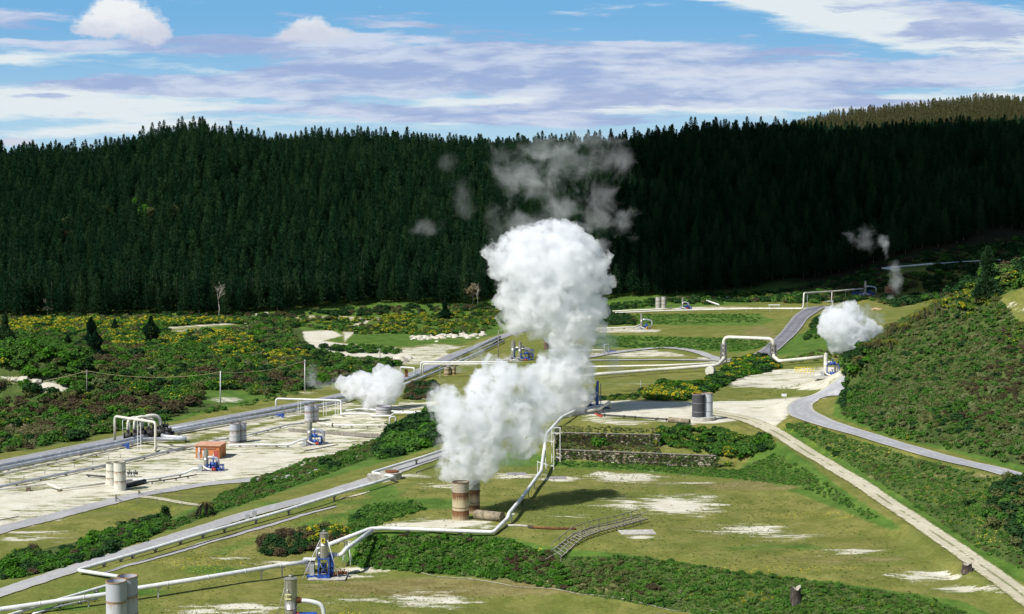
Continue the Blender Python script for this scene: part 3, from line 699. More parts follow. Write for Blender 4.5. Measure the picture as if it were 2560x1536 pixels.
# sources for the instancers are crowns of trees that stand in the scene
def crowns_in_scene(me): return next(o for o in COL.objects if o.type == 'MESH' and o.data == me)
src = [crowns_in_scene(p[1].data) for p in PINES]
P3 = np.c_[pts[rest], hz_[rest]-.2]
big = scatter('forest', P3, rng.uniform(.58, 1.12, len(P3)), rng.integers(0, 5, len(P3)), rng.uniform(0, 6.28, len(P3)), src)
tag(big, 'dense dark green pine forest covering the hillsides', 'forest', kind='stuff')
# the farther sunlit ridge and the bluish one behind the dip
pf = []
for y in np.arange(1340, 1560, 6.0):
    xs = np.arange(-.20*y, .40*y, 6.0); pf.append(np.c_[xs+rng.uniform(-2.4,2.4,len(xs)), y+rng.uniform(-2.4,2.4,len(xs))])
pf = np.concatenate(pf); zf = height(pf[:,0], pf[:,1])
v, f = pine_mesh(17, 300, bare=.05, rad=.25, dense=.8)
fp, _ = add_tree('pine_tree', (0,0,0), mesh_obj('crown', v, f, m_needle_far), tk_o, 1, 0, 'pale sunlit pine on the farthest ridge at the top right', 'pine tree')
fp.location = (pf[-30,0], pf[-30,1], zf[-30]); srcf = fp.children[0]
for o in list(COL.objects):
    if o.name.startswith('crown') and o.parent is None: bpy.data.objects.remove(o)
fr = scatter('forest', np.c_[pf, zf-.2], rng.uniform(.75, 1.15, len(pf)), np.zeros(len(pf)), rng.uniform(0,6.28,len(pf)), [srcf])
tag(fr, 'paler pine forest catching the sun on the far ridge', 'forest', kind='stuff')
print('pines', len(pts), len(pf))
# ------------------------------------------------------------------ shrubs
def leafblob(seed, n, size, lobes, flat=.75, up=.9, stemmy=0.):
    """leaf sprays spread over several lobes; unit radius, base at z=0"""
    r = np.random.default_rng(seed); L = []
    for k in range(lobes):
        an = r.random()*6.28; q = r.random()**.6*.62
        L.append((q*math.cos(an), q*math.sin(an), (.25+.45*r.random())*flat, .34+.22*r.random()))
    L.append((0,0,.5*flat,.5)); V_ = []; Fc = []
    for i in range(n):
        cx_, cy_, cz_, lr = L[r.integers(len(L))]
        d = r.normal(size=3); d /= np.linalg.norm(d); d[2] = abs(d[2])*.9+d[2]*.1-.12
        p = np.array([cx_, cy_, cz_])+d*lr*(.72+.34*r.random()**.5)
        if p[2] < .02: p[2] = .02+.1*r.random()
        nrm = d+r.normal(size=3)*.55+np.array([0,0,up]); nrm /= np.linalg.norm(nrm)
        e = np.cross(nrm, r.normal(size=3)); e /= np.linalg.norm(e)+1e-9; g = np.cross(nrm, e)
        s = size*(.6+.8*r.random()); i0 = len(V_)
        V_ += [p-e*s*.5-g*s*.5, p+e*s*.5-g*s*.35, p+e*s*.15+g*s*.8, p-e*s*.55+g*s*.4]; Fc.append((i0,i0+1,i0+2,i0+3))
    return np.array(V_), np.array(Fc)
def tuftblob(seed, n, h=1., lean=.55, wd=.05, rad=.5):
    r = np.random.default_rng(seed); V_ = []; Fc = []
    for i in range(n):
        an = r.random()*6.28; q = r.random()**.5*rad; b = np.array([q*math.cos(an), q*math.sin(an), 0.]); d = np.array([math.cos(an+r.normal()*.7), math.sin(an+r.normal()*.7), 0])*lean*(.4+r.random())
        hh = h*(.5+.6*r.random()); m = b+d*hh*.35+np.array([0,0,hh*.62]); t = b+d*hh+np.array([0,0,hh*(.9-.3*r.random())])
        e = np.array([-d[1], d[0], 0]); e /= np.linalg.norm(e)+1e-9; e *= wd*(.7+.8*r.random()); i0 = len(V_)
        V_ += [b-e, b+e, m+e*.8, m-e*.8, t]; Fc += [(i0,i0+1,i0+2,i0+3),(i0+3,i0+2,i0+4,i0+4)]
    Fc = [f[:3]+(f[2],) if f[2] == f[3] else f for f in Fc]
    return np.array(V_), Fc
def src_mesh(name, v, f, mats, mi=None):
    me_o = mesh_obj(name, v, f if isinstance(f, np.ndarray) else [tuple(dict.fromkeys(q)) for q in f], mats, mi=mi)
    me = me_o.data; COL.objects.unlink(me_o); bpy.data.objects.remove(me_o); return me
VAR = {}
def mk(kind, mats, seeds, n=420, size=.17, lobes=6, flat=.8, frac=0., zmin=.45):
    for s in range(seeds):
        v, f = leafblob(hash(kind) % 9973*0+sum(map(ord, kind))*7+s, n, size, lobes, flat)
        mi = None
        if frac:
            zc = v[f].mean(1)[:,2]; r = np.random.default_rng(s+sum(map(ord,kind))); c = v[f].mean(1)
            cl_ = np.sin(c[:,0]*7+s)+np.sin(c[:,1]*6+2*s)+np.sin(c[:,2]*8)
            mi = ((zc > zmin*r.uniform(.6,1.3,len(zc))) & (r.random(len(zc)) < frac) & (cl_ > -.6)).astype(int)
        VAR.setdefault(kind, []).append(src_mesh(kind, v, f, mats, mi))
mk('green', [m_green], 3); mk('bright', [m_bright], 2); mk('dark', [m_dark], 3); mk('olive', [m_olive], 2, size=.15); mk('brown', [m_brown], 2, size=.13)
mk('gorse', [m_green, m_yellow], 3, frac=.75, n=480, size=.15); mk('gorsethin', [m_green, m_yellow], 2, frac=.18, n=460, size=.14); mk('tan', [m_olive, m_tan], 2, frac=.8, zmin=.5, n=480, size=.11)
m_hillfern = leaf_mat('dull_hill_fern', (.085,.16,.04), (.15,.22,.065), (.22,.235,.11), .8)
mk('hill', [m_hillfern], 3, flat=.5, n=300, size=.17, lobes=7)
mk('low', [m_grass], 3, flat=.35, n=260, size=.22, lobes=8); mk('lowdark', [m_green], 2, flat=.4, n=260, size=.2, lobes=8)
for s in range(3):
    v, f = tuftblob(60+s, 46, 1., .6, .045); VAR.setdefault('tuft', []).append(src_mesh('tuft', v, f, [m_grass]))
m_straw = leaf_mat('straw_grass', (.26,.26,.10), (.38,.35,.17), (.22,.26,.08), .6)
for s in range(2):
    v, f = tuftblob(80+s, 46, 1., .7, .04); VAR.setdefault('straw', []).append(src_mesh('tuft', v, f, [m_straw]))
for s in range(2):
    v, f = tuftblob(90+s, 26, .5, .6, .035, .5); v2, f2 = tuftblob(95+s, 12, .7, .3, .05, .45); 
    vv = np.r_[v, v2]; off = len(v); ff = f+[tuple(i+off for i in q) for q in f2]; mi = [0]*len(f)+[1]*len(f2)
    VAR.setdefault('flower', []).append(src_mesh('tuft', vv, ff, [m_grass, m_yellow], mi))
KIND_LABEL = {'green':'green','bright':'bright green','dark':'dark green','olive':'olive green','brown':'brown','gorse':'yellow-flowering','gorsethin':'thinly flowering','tan':'tan-topped'}
SRC = {}
def shrub(kind, p, s, label, cat='shrub', group=None, name=None, sz=None, sink=.12):
    me = VAR[kind][int(rng.integers(len(VAR[kind])))]
    o = bpy.data.objects.new(name or ('gorse_bush' if 'gorse' in kind else 'shrub'), me); COL.objects.link(o)
    sz = sz or float(rng.uniform(.85,1.15)); o.location = (p[0], p[1], p[2]-sink*s); o.scale = (s, s, s*sz); o.rotation_euler = (0,0,float(rng.uniform(0,6.28)))
    tag(o, label, 'gorse bush' if 'gorse' in kind and cat == 'shrub' else cat, group); SRC.setdefault((me.name), o); return o
def pick(px, py, zones, base):
    """kind of plant by patch; zones: px, py, rx, ry, kind"""
    for zx, zy, rx, ry, k, pr in zones:
        if ((px-zx)/rx)**2+((py-zy)/ry)**2 < 1+.9*(rng.random()-.5) and rng.random() < pr: return k
    t = rng.random(); acc = 0
    for k, w_ in base:
        acc += w_
        if t < acc: return k
    return base[-1][0]
REST = {}
def region(key, poly, spacing, smin, smax, base, zones=(), thin=.0, nind=0, label='', group=None, hmul=1., excl=(), clump=None):
    """fills an area of ground, outlined as the photograph shows it, with plants"""
    P0 = [Q(*p) for p in poly]
    x0 = min(p.x for p in P0)-4; x1 = max(p.x for p in P0)+4; y0 = min(p.y for p in P0)-4; y1 = max(p.y for p in P0)+4
    X, Y = np.meshgrid(np.arange(x0, x1, spacing), np.arange(y0, y1, spacing)); X = X.ravel()+rng.uniform(-.5,.5,X.size)*spacing; Y = Y.ravel()+rng.uniform(-.5,.5,Y.size)*spacing
    Zz = height(X, Y); U, Vv = proj(X, Y, Zz); k = inpoly(poly, U, Vv)
    for e in excl: k &= ~inpoly(e, U, Vv)
    if thin: k &= (fbm(X/7, Y/7, 77) > thin*2-1)
    X, Y, Zz, U, Vv = X[k], Y[k], Zz[k], U[k], Vv[k]
    # hidden from the place of the photograph?
    o = np.argsort(Y); lst = []
    for i in o:
        kd = pick(U[i], Vv[i], zones, base); s = float(rng.uniform(smin, smax))
        if rng.random() < .12: s *= 1.35
        if kd in ('brown','olive','tan'): s *= .85
        lst.append((kd, (X[i], Y[i], Zz[i]), s, U[i]))
    inf = [j for j, q in enumerate(lst) if -20 < q[3] < 2580]
    inf.sort(key=lambda j: -lst[j][2]/lst[j][1][1]); ind = set(inf[:nind])
    for j, (kd, p, s, u) in enumerate(lst):
        if j in ind: shrub(kd, p, s, KIND_LABEL.get(kd, 'green')+' '+label, group=group, sz=hmul*float(rng.uniform(.85,1.15)))
        else: REST.setdefault(key, []).append((kd, p, s*1., hmul))
    return len(lst)
road_zone = [(-60,1165),(640,1035),(1290,838),(1290,822),(1180,860),(1050,912),(880,972),(640,1015),(-60,1140)]
scrub_poly = [(-60,812),(40,800),(400,795),(700,800),(740,815),(720,830),(760,868),(860,900),(960,905),(1000,912),(1020,905),(960,935),(900,945),(830,960),(760,975),(640,990),(560,1000),(470,1020),(420,1050),(330,1062),(240,1090),(110,1118),(-60,1140)]
clearings = [[(80,955),(150,955),(155,978),(100,982)],[(20,942),(90,942),(100,958),(20,958)],[(500,975),(620,978),(640,1000),(500,1010)],[(400,818),(560,808),(640,815),(560,832),(430,840)]]
ZL = ((200,812,190,14,'gorse',.6),(330,850,70,26,'gorse',.35),(120,825,110,14,'gorse',.6),(500,855,130,20,'gorse',.5),(580,880,60,16,'gorse',.5),(700,905,30,18,'gorse',.8),(735,890,40,10,'gorse',.6),(20,905,22,8,'gorse',.6),
      (260,800,120,8,'olive',.5),(470,808,120,6,'gorse',.8),(60,895,130,42,'bright',.45),(60,890,130,45,'green',.9),(430,880,70,20,'green',.8),(470,1035,30,14,'brown',.6),(330,1020,260,26,'brown',.5),(90,1020,140,26,'brown',.45),(70,1082,75,14,'tan',.9),(290,900,80,30,'brown',.35),(660,950,90,22,'brown',.4),
      (850,890,60,20,'green',.6),(700,990,60,20,'olive',.3))
region('scrub', scrub_poly, 2.9, 1.5, 2.9, (('green',.27),('dark',.14),('olive',.22),('bright',.10),('brown',.09),('hill',.10),('gorsethin',.08)), ZL, 0., 60, 'bush in the scrubland between the forest and the road', 'bushes of the scrubland', excl=clearings)
region('scrub', [(700,800),(860,798),(1000,790),(1280,770),(1280,800),(1200,835),(1080,842),(1000,835),(900,838),(860,830),(770,822)], 3.4, 1.2, 2.3, (('olive',.3),('green',.3),('gorse',.3),('dark',.1)), ((1000,795,160,14,'gorse',.75),(940,850,80,8,'green',.9)), .34, 0)
region('scrub', [(800,868),(880,866),(990,872),(1000,886),(900,885),(830,880)], 3, 1.2, 2., (('green',.7),('dark',.3)), (), .2)
region('scrub', [(-40,1128),(-40,1105),(300,1060),(430,1040),(640,1000),(780,965),(800,972),(640,1012),(430,1052),(300,1082)], 2.2, .5, 1.2, (('low',.6),('green',.3),('olive',.1)), (), .35)
# thicket beside the lane
region('thicket', [(-30,1452),(30,1390),(80,1372),(130,1395),(240,1345),(300,1318),(370,1300),(420,1290),(400,1335),(250,1392),(130,1425),(60,1446)], 1.25, .7, 1.35, (('green',.4),('dark',.35),('bright',.14),('brown',.11)), ((60,1385,50,20,'gorsethin',.3),(225,1340,22,30,'bright',.85),(300,1335,40,16,'brown',.4),(30,1420,30,30,'bright',.5)), .12, 36, 'shrub in the row between the lane and the olive paddock', 'shrubs beside the lane')
region('thicket', [(400,1322),(500,1275),(560,1235),(640,1195),(700,1180),(760,1150),(850,1135),(920,1105),(1000,1085),(1060,1090),(940,1140),(860,1170),(740,1215),(640,1252),(520,1290),(430,1325)], 1.25, .45, .95, (('lowdark',.3),('green',.2),('olive',.25),('low',.25)), (), .18, 10, 'low shrub on the bank above the lane', 'low shrubs on the bank')
for (px, py, s, k, lb) in ((812,1165,2.0,'dark','tall dark green shrub at the left of the trio beside the lower gas yard'),(838,1172,1.7,'dark','dark green shrub in the middle of the trio beside the lower gas yard'),(872,1160,1.9,'green','mid green shrub at the right of the trio beside the lower gas yard'),(668,1210,1.6,'green','round green shrub sprawling at the edge of the gravel path'),
      (790,1190,1.3,'gorsethin','small yellow-tipped bush on the bank below the shrub trio'),(225,1372,1.9,'bright','tall bright green bush standing above the lane-side row'),(232,1345,1.5,'bright','bright green crown topping the lane-side row'),(28,1428,2.2,'bright','large glossy green bush at the left edge beside the lane')):
    shrub(k, Q(px, py), s, lb, sz=1.15)
region('thicket', [(955,1130),(985,1085),(1030,1055),(1075,1040),(1120,1050),(1130,1095),(1080,1112),(1000,1140),(950,1150)], 1.9, 1.8, 3.0, (('green',.45),('dark',.4),('bright',.15)), (), 0., 20, 'large bush massed where the lane meets the steam', 'bushes by the middle of the lane')
region('thicket', [(1010,1000),(1030,962),(1090,958),(1095,975),(1070,1000)], 2.1, 1.4, 2.2, (('dark',.5),('olive',.25),('brown',.25)), (), 0., 12, 'bush in the clump below the double pipeline', 'clump below the double pipeline')
region('thicket', [(1340,905),(1400,900),(1420,925),(1390,940),(1345,925)], 2.6, 1.5, 2.2, (('dark',.6),('olive',.4)))
# plants around the stone terraces
region('terrace_plants', [(1635,1110),(1650,1075),(1700,1068),(1760,1072),(1850,1085),(1905,1090),(1935,1105),(1900,1130),(1850,1150),(1800,1140),(1740,1130)], 1.2, .8, 1.5, (('green',.55),('bright',.15),('dark',.2),('gorsethin',.1)), ((1640,1100,16,24,'gorse',.8),(1820,1145,30,20,'gorse',.6)), 0., 34, 'bush spilling over the right end of the stone terraces', 'bushes on the stone terraces')
for (px, py, s, k, lb) in ((1497,1112,1.7,'bright','rounded bright green broom growing on the upper stone terrace'),(1512,1113,1.2,'green','small green shrub right of the round broom on the stone terrace'),(1640,1112,1.3,'gorse','yellow gorse at the left end of the bushes on the stone terraces'),(1820,1165,1.2,'gorse','yellow gorse bush at the foot of the stone terraces'),
      (1800,1085,.8,'green','small green shrub on the grass above the stone terraces'),(1820,1088,.9,'gorse','small gorse with yellow flowers on the grass above the terraces'),(1908,1125,1.5,'dark','dark bush at the track-side end of the stone terraces'),(1930,1120,1.2,'gorsethin','yellow-tipped bush at the edge of the pumice track'),
      (1560,1142,.7,'dark','dark ivy-like shrub hanging on the lower stone terrace'),(1632,1145,.6,'dark','small dark shrub against the lower stone terrace'),(2072,1125,.9,'dark','dark tuft shrub alone on the verge left of the road bend'),(2092,1138,1.,'dark','second dark shrub alone on the verge below the road bend'),(2060,1080,.9,'gorsethin','flowering shrub at the road edge by the bend'),
      (1925,1170,.9,'gorsethin','yellow-flecked bush on the grass below the bushes of the terraces')):
    shrub(k, Q(px, py), s, lb)
region('terrace_plants', [(1390,1152),(1600,1160),(1850,1176),(1940,1130),(2000,1165),(2200,1290),(2180,1300),(2000,1215),(1850,1200),(1600,1175),(1400,1165)], .75, .28, .6, (('low',.55),('lowdark',.3),('tuft',.15)), (), .15)
region('terrace_plants', [(1390,1106),(1600,1112),(1650,1116),(1650,1132),(1392,1126)], .5, .3, .65, (('hill',.35),('straw',.35),('olive',.2),('brown',.1)), (), 0.)
region('terrace_plants', [(1388,1066),(1650,1072),(1650,1086),(1388,1080)], .6, .22, .5, (('straw',.5),('hill',.3),('olive',.2)), (), .15)
# bank of the foreground
region('bank', [(875,1410),(905,1345),(940,1338),(1240,1345),(1330,1372),(1370,1380),(1400,1410),(1440,1480),(1250,1448),(1000,1424),(920,1420)], .68, .42, .9, (('green',.42),('low',.36),('bright',.20),('brown',.02)), ((1330,1410,70,34,'brown',.5),(1120,1345,30,8,'brown',.4)), 0.)
region('bank', [(1400,1385),(1480,1395),(1600,1392),(1850,1430),(2100,1460),(2330,1500),(2480,1560),(2200,1620),(1700,1528),(1440,1482)], .68, .34, .72, (('low',.52),('green',.12),('tuft',.26),('gorsethin',.04),('hill',.06)), ((1900,1500,60,20,'flower',.5),(2120,1500,80,16,'gorsethin',.3),(1500,1440,90,40,'olive',.5),(1630,1480,40,14,'brown',.5)), .1)
region('bank', [(640,1385),(650,1350),(700,1330),(800,1325),(840,1318),(870,1330),(840,1360),(780,1375),(700,1392)], 1.05, .8, 1.35, (('brown',.3),('dark',.4),('olive',.3)), ((700,1345,30,14,'brown',.5),(790,1345,26,12,'gorse',.95),(845,1330,24,14,'gorse',.95),(740,1340,40,16,'brown',.6)), 0., 14, 'bush in the brown thicket behind the tower marked B', 'thicket behind the marked tower')
region('bank', [(870,1325),(880,1290),(930,1265),(1040,1255),(1060,1275),(1000,1290),(940,1320),(900,1345)], .8, .45, .9, (('low',.3),('green',.35),('lowdark',.35)), ((890,1290,20,10,'dark',.8),), .12)
shrub('dark', Q(893,1300), 1.2, 'dark round bush on the grass slope left of the rusty towers')
region('bank', [(1960,1062),(2010,1058),(2100,1088),(2290,1145),(2560,1215),(2600,1240),(2600,1440),(2460,1380),(2260,1245),(2110,1150)], .75, .3, .62, (('low',.42),('lowdark',.22),('tuft',.2),('flower',.10),('olive',.06)), (), .12)
region('bank', [(2470,1310),(2480,1230),(2520,1195),(2600,1200),(2640,1400),(2540,1370)], 1.4, 1.0, 1.9, (('dark',.5),('olive',.25),('green',.25)), (), 0., 14, 'bush of the dark clump at the right edge below the road', 'dark clump at the right edge')
shrub('dark', Q(2425,1262), 1.1, 'dark bush poking up beside the road at the right edge')
# strip of bushes below the pipe bridge
region('midstrip', [(1590,990),(1660,965),(1760,960),(1800,935),(1830,905),(1880,895),(1935,900),(1940,925),(1850,945),(1790,975),(1750,1000),(1640,1003)], 2.0, 1.1, 2.1, (('green',.35),('dark',.3),('bright',.2),('gorse',.15)), ((1640,988,40,12,'gorse',.8),(1720,995,60,8,'gorse',.5)), .12, 20, 'bush in the strip below the pipe bridge', 'bushes below the pipe bridge')
region('midstrip', [(1500,995),(1600,988),(1600,1000),(1500,1003)], 2, .7, 1.3, (('dark',.6),('gorsethin',.4)), (), .25)
region('midstrip', [(1480,840),(1900,848),(1940,866),(1850,880),(1480,866)], 1.9, .5, 1.0, (('lowdark',.5),('low',.5)), (), .25)
region('midstrip', [(1480,790),(1560,786),(1900,786),(1900,806),(1600,812),(1480,812)], 2.2, .5, .9, (('lowdark',.5),('low',.5)), (), .3)
region('midstrip', [(1480,800),(1480,785),(1580,790),(1590,812),(1500,815)], 2.4, 1.2, 2.0, (('dark',.8),('olive',.2)), (), 0)
region('midstrip', [(2010,850),(2040,800),(2090,775),(2120,800),(2060,850)], 2.6, 1.0, 1.9, (('dark',.5),('green',.5)), (), .25)
region('midstrip', [(1960,895),(2100,870),(2120,895),(1960,910)], 2.2, .6, 1.1, (('low',.5),('olive',.5)), (), .3)
# shaded scrub on the farther slope
region('shaded_scrub', [(1660,752),(1800,738),(1960,735),(2030,712),(2140,690),(2200,660),(2400,620),(2640,580),(2640,720),(2400,735),(2240,770),(2180,752),(2090,758),(2010,760),(1900,755),(1800,762),(1700,762)], 4.0, 1.7, 3.2, (('dark',.5),('green',.2),('olive',.2),('brown',.1)), ((1900,748,140,8,'gorsethin',.25),(2050,720,90,12,'brown',.6)), .1,
  excl=[[(2115,735),(2330,728),(2330,742),(2115,745)],[(2200,664),(2340,655),(2330,680),(2200,690)],[(1800,755),(2050,762),(2050,775),(1800,775)]])
region('forest_foot', [(-40,812),(-40,792),(600,784),(900,772),(1250,760),(1290,775),(900,792),(700,800),(400,800)], 4.2, 1.2, 2.6, (('dark',.5),('olive',.25),('brown',.25)), (), .3)
region('forest_foot', [(1400,772),(1660,750),(1660,765),(1560,775),(1440,790)], 4, 1.5, 2.6, (('dark',.7),('green',.3)), (), .2)
# the hill on the right
hill = [(2112,1000),(2104,960),(2112,900),(2130,872),(2180,838),(2240,808),(2320,770),(2400,730),(2600,680),(2700,655),(3050,615),(3050,1260),(2700,1205),(2560,1165),(2400,1128),(2280,1100),(2180,1072),(2110,1040)]
HZN = ((2100,960,45,70,'dark',.5),(2120,1000,60,60,'green',.5),(2190,850,60,30,'tan',.35),(2180,830,60,30,'olive',.5),(2420,740,60,40,'gorse',.55),(2520,700,60,40,'gorsethin',.6),(2480,770,50,40,'gorsethin',.35),(2540,830,40,30,'gorsethin',.5),(2500,980,90,30,'brown',.5),(2540,860,50,30,'brown',.5),(2420,1040,60,20,'brown',.4),(2520,930,60,30,'brown',.35),(2400,1030,30,26,'green',.6),(2300,780,60,40,'straw',.6),(2240,1090,60,20,'low',.5),(2380,1060,50,40,'dark',.4))
grassy = [(2490,745),(2530,728),(2620,700),(2640,800),(2560,815),(2530,790)]
region('hill_scrub', hill, 1.0, .55, 1.1, (('green',.18),('olive',.18),('straw',.16),('hill',.34),('lowdark',.10),('dark',.04)), HZN, 0., 0, excl=[grassy])
region('hill_scrub', [(2120,1000),(2112,960),(2116,905),(2140,880),(2180,860),(2200,890),(2150,960),(2130,1010)], 2.2, 1.4, 2.4, (('green',.4),('dark',.35),('bright',.15),('olive',.1)), (), .05, 24, 'bush at the left foot of the steep hill', 'bushes at the foot of the hill')
region('hill_scrub', [(2380,742),(2440,710),(2560,687),(2620,680),(2620,706),(2500,732),(2440,800),(2400,785)], 2.6, 1.2, 2.1, (('gorse',.35),('gorsethin',.3),('dark',.2),('olive',.15)), (), .1, 18, 'bush along the crest of the hill', 'bushes on the hill crest')
for (px, py, s, k, lb) in ((2392,1052,2.0,'dark','dark blue-green bush standing out on the middle of the hillside'),(2110,1015,2.4,'dark','big dark bush at the inside of the road bend'),(2272,1098,1.,'gorse','pale yellow gorse at the roadside foot of the hill'),(2368,1122,.9,'gorsethin','small flowering bush at the roadside further down the hill foot'),
      (2535,700,2.3,'gorse','large round gorse in yellow flower on the hill crest at the right edge'),(2480,722,2.0,'gorsethin','gorse beside the grassy clearing on the crest')):
    shrub(k, Q(px, py), s, lb)
# grass over the paddocks
def tufts(poly, spacing, smin, smax, kinds, thin=0.):
    region('tufts', poly, spacing, smin, smax, kinds, (), thin)
tufts([(900,1345),(860,1290),(1080,1190),(1380,1165),(1850,1185),(2100,1290),(2440,1470),(2500,1530),(2100,1455),(1600,1385),(1400,1370),(1240,1338),(1000,1336)], 1.15, .12, .24, (('straw',.55),('tuft',.3),('flower',.15)), .40)
tufts([(-40,1600),(-40,1540),(200,1470),(640,1310),(900,1225),(1000,1240),(860,1300),(640,1370),(700,1400),(900,1430),(1400,1490),(1800,1560),(1800,1620)], 1.0, .10, .2, (('straw',.5),('tuft',.3),('flower',.2)), .40)
tufts([(-40,1400),(330,1275),(560,1222),(800,1180),(500,1260),(300,1320),(-40,1420)], 1.5, .13, .24, (('straw',.7),('flower',.3)), .45)
tufts([(1400,1005),(2000,985),(2000,960),(1760,1000),(1500,1000)], 2, .25, .4, (('straw',.7),('tuft',.3)), .4)
# instancers for everything that was not worth an object of its own
LBL = {'scrub':('scrub_undergrowth','mixed green and yellow scrub covering the valley flat'),'thicket':('lane_undergrowth','low undergrowth along the lane'),'terrace_plants':('terrace_undergrowth','grass and weeds round the stone terraces'),'bank':('bank_vegetation','lush green weeds and long grass on the banks'),
       'midstrip':('bank_grass','rough grass on the banks of the upper pads'),'shaded_scrub':('shaded_undergrowth','dark scrub on the shaded far slope'),'forest_foot':('forest_undergrowth','undergrowth at the foot of the forest'),'hill_scrub':('hillside_vegetation','ferns, grass and scrub covering the steep hill'),'tufts':('grass','tufts of grass and buttercups in the paddocks')}
HELP = {}
def kind_sources():
    """one standing plant of every mesh, so that the instancers can copy it"""
    for kd, mes in VAR.items():
        for me in mes:
            if me.name in SRC: continue
            lst = None
            for key, items in REST.items():
                for t, it in enumerate(items):
                    if it[0] == kd: lst = items; tt = t; break
                if lst: break
            if lst is None: continue
            it = lst.pop(tt); nm = {'low':'weed','hill':'fern','lowdark':'weed','tuft':'grass_tuft','straw':'grass_tuft','flower':'flowering_weed'}.get(kd, 'shrub')
            o = bpy.data.objects.new(nm, me); COL.objects.link(o); p = it[1]; s = it[2]
            o.location = (p[0], p[1], p[2]-.1*s); o.scale = (s, s, s); SRC[me.name] = o
            u, v_ = proj(*p); where = ('on the steep hill' if u > 2050 and v_ < 1150 else 'on the bank of the lower field' if v_ > 1330 else 'in the valley vegetation')
            tag(o, {'low':'low green weed clump','hill':'dull green fern clump','lowdark':'low dark green weed clump','tuft':'green grass tuft','straw':'straw-coloured grass tuft','flower':'yellow-flowering weed'}.get(kd, KIND_LABEL.get(kd,'green')+' bush')+' '+where+(', among others like it' if True else ''), 'weed' if nm in ('weed','flowering_weed') else 'grass tuft' if nm == 'grass_tuft' else 'shrub', 'plants standing in the valley vegetation')
kind_sources()
for key, items in REST.items():
    mats_ = []; P3 = []; S = []; IX = []
    for kd, p, s, hm in items:
        mes = VAR[kd]; me = mes[int(rng.integers(len(mes)))]
        if me.name not in mats_: mats_.append(me.name)
        P3.append((p[0], p[1], p[2]-.12*s)); S.append(s); IX.append(mats_.index(me.name))
    nm, lb = LBL[key]
    o = scatter(nm, P3, S, IX, rng.uniform(0,6.28,len(P3)), [SRC[m_] for m_ in mats_]); tag(o, lb, 'vegetation' if key != 'tufts' else 'grass', kind='stuff')
print({k: len(v) for k, v in REST.items()}, len(bpy.data.objects))
# ------------------------------------------------------------------ single trees
def lone_pine(px, py, h, label, wide=1., seed=0):
    p = Q(px, py); v, f = dense_pine(h, h*.27*wide, 2600, seed); me = src_mesh('crown', v, f, [m_needle])
    t = empty('young_pine', p, label, 'pine tree', None, seed*1.1)
    c = bpy.data.objects.new('crown', me); COL.objects.link(c); c.parent = t
    k = bpy.data.objects.new('trunk', tk_o.data); COL.objects.link(k); k.parent = t; k.scale = (.5,.5,h/18.); return t
lone_pine(228,862,9.5,'dark young pine alone in the gorse, upper one of the stacked pair',1.2,1); lone_pine(240,893,8.5,'dark bushy young pine below and in front of its taller neighbour',1.5,2)
lone_pine(378,865,10.5,'broad dark young pine in the gorse right of the stacked pair',1.35,3); lone_pine(287,832,5,'small young pine between the larger dark ones in the gorse',1.1,4)
lone_pine(14,862,10.5,'dark pine at the left edge in front of the forest',1.2,5); lone_pine(1112,796,8.,'small dark pine in front of the forest left of the tall steam',1.3,6)
lone_pine(2468,745,10.5,'dark cone-shaped tree on the hill crest',.9,7); lone_pine(170,865,3.5,'tiny dark pine in the gorse left of the stacked pair',1.4,8)
def tree_fern(px, py, h, R, label, dead=False, seed=0, mat=None):
    p = Q(px, py); t = empty('tree_fern', p, label, 'tree fern'); r = np.random.default_rng(seed)
    tb = MB(); tb.rings([p+Vector((0,0,-.3)), p+Vector((.03,0,h*.5)), p+Vector((0,0,h))], [.16,.13,.12], 8); tb.build('trunk', m_bark, t)
    def fronds(n, up, length, mat, droop, name):
        V_ = []; Fc = []
        for k in range(n):
            an = 6.283*k/n+r.normal()*.15; L = length*(.8+.35*r.random()); d = np.array([math.cos(an), math.sin(an)]); e = np.array([-d[1], d[0], 0])
            pr = None
            for q in range(8):
                f = q/7; c_ = np.array([d[0]*L*f, d[1]*L*f, h+up*math.sin(f*2.2)-droop*f*f*L]); w_ = .28*L*math.sin(.25+f*2.7)*.5+.02
                if q % 1 == 0 and pr is not None:
                    for sgn in (-1, 1):
                        for sub in (0,.5):
                            b = pr*(1-sub)+c_*sub; i0 = len(V_); tip = b+e*sgn*w_+np.array([d[0]*.18*L, d[1]*.18*L, -.10*L]); V_ += [b, b+(c_-pr)*.4, tip]; Fc.append((i0,i0+1,i0+2))
                pr = c_
        o = mesh_obj(name, np.array(V_), np.array(Fc), mat, t)
    if dead: fronds(22, -.1, R*.75, m_bark_dark, 1.6, 'dead_fronds'); fronds(9, .4, R*.7, m_fern_d, .8, 'fronds')
    else: fronds(16, .5, R*.78, mat or m_fern, .62, 'fronds'); fronds(10, -.05, R*.6, m_brown, 1.4, 'dead_fronds')
m_fern = leaf_mat('yellow_green_fern', (.12,.15,.02), (.26,.24,.04)); m_fern_d = leaf_mat('dull_fern', (.10,.09,.03), (.20,.17,.06)); m_bark_dark = leaf_mat('dead_fern_skirt', (.02,.017,.012), (.05,.045,.04))
tree_fern(513,1292,2.4,2.2,'tree fern with a black skirt of dead fronds beside the lane',True,1)
tree_fern(2337,792,3.6,2.6,'tall tree fern on the skyline of the hill',False,2)
tree_fern(2290,812,2.4,2.9,'broad yellow-green tree fern below the tall one on the hill',False,3)
tree_fern(2312,800,2.6,2.6,'tree fern touching the tall one on the hill crest',False,9)
tree_fern(2232,838,2.6,2.5,'brownish tree fern next to the thin steam wisp',False,4,m_fern_d)
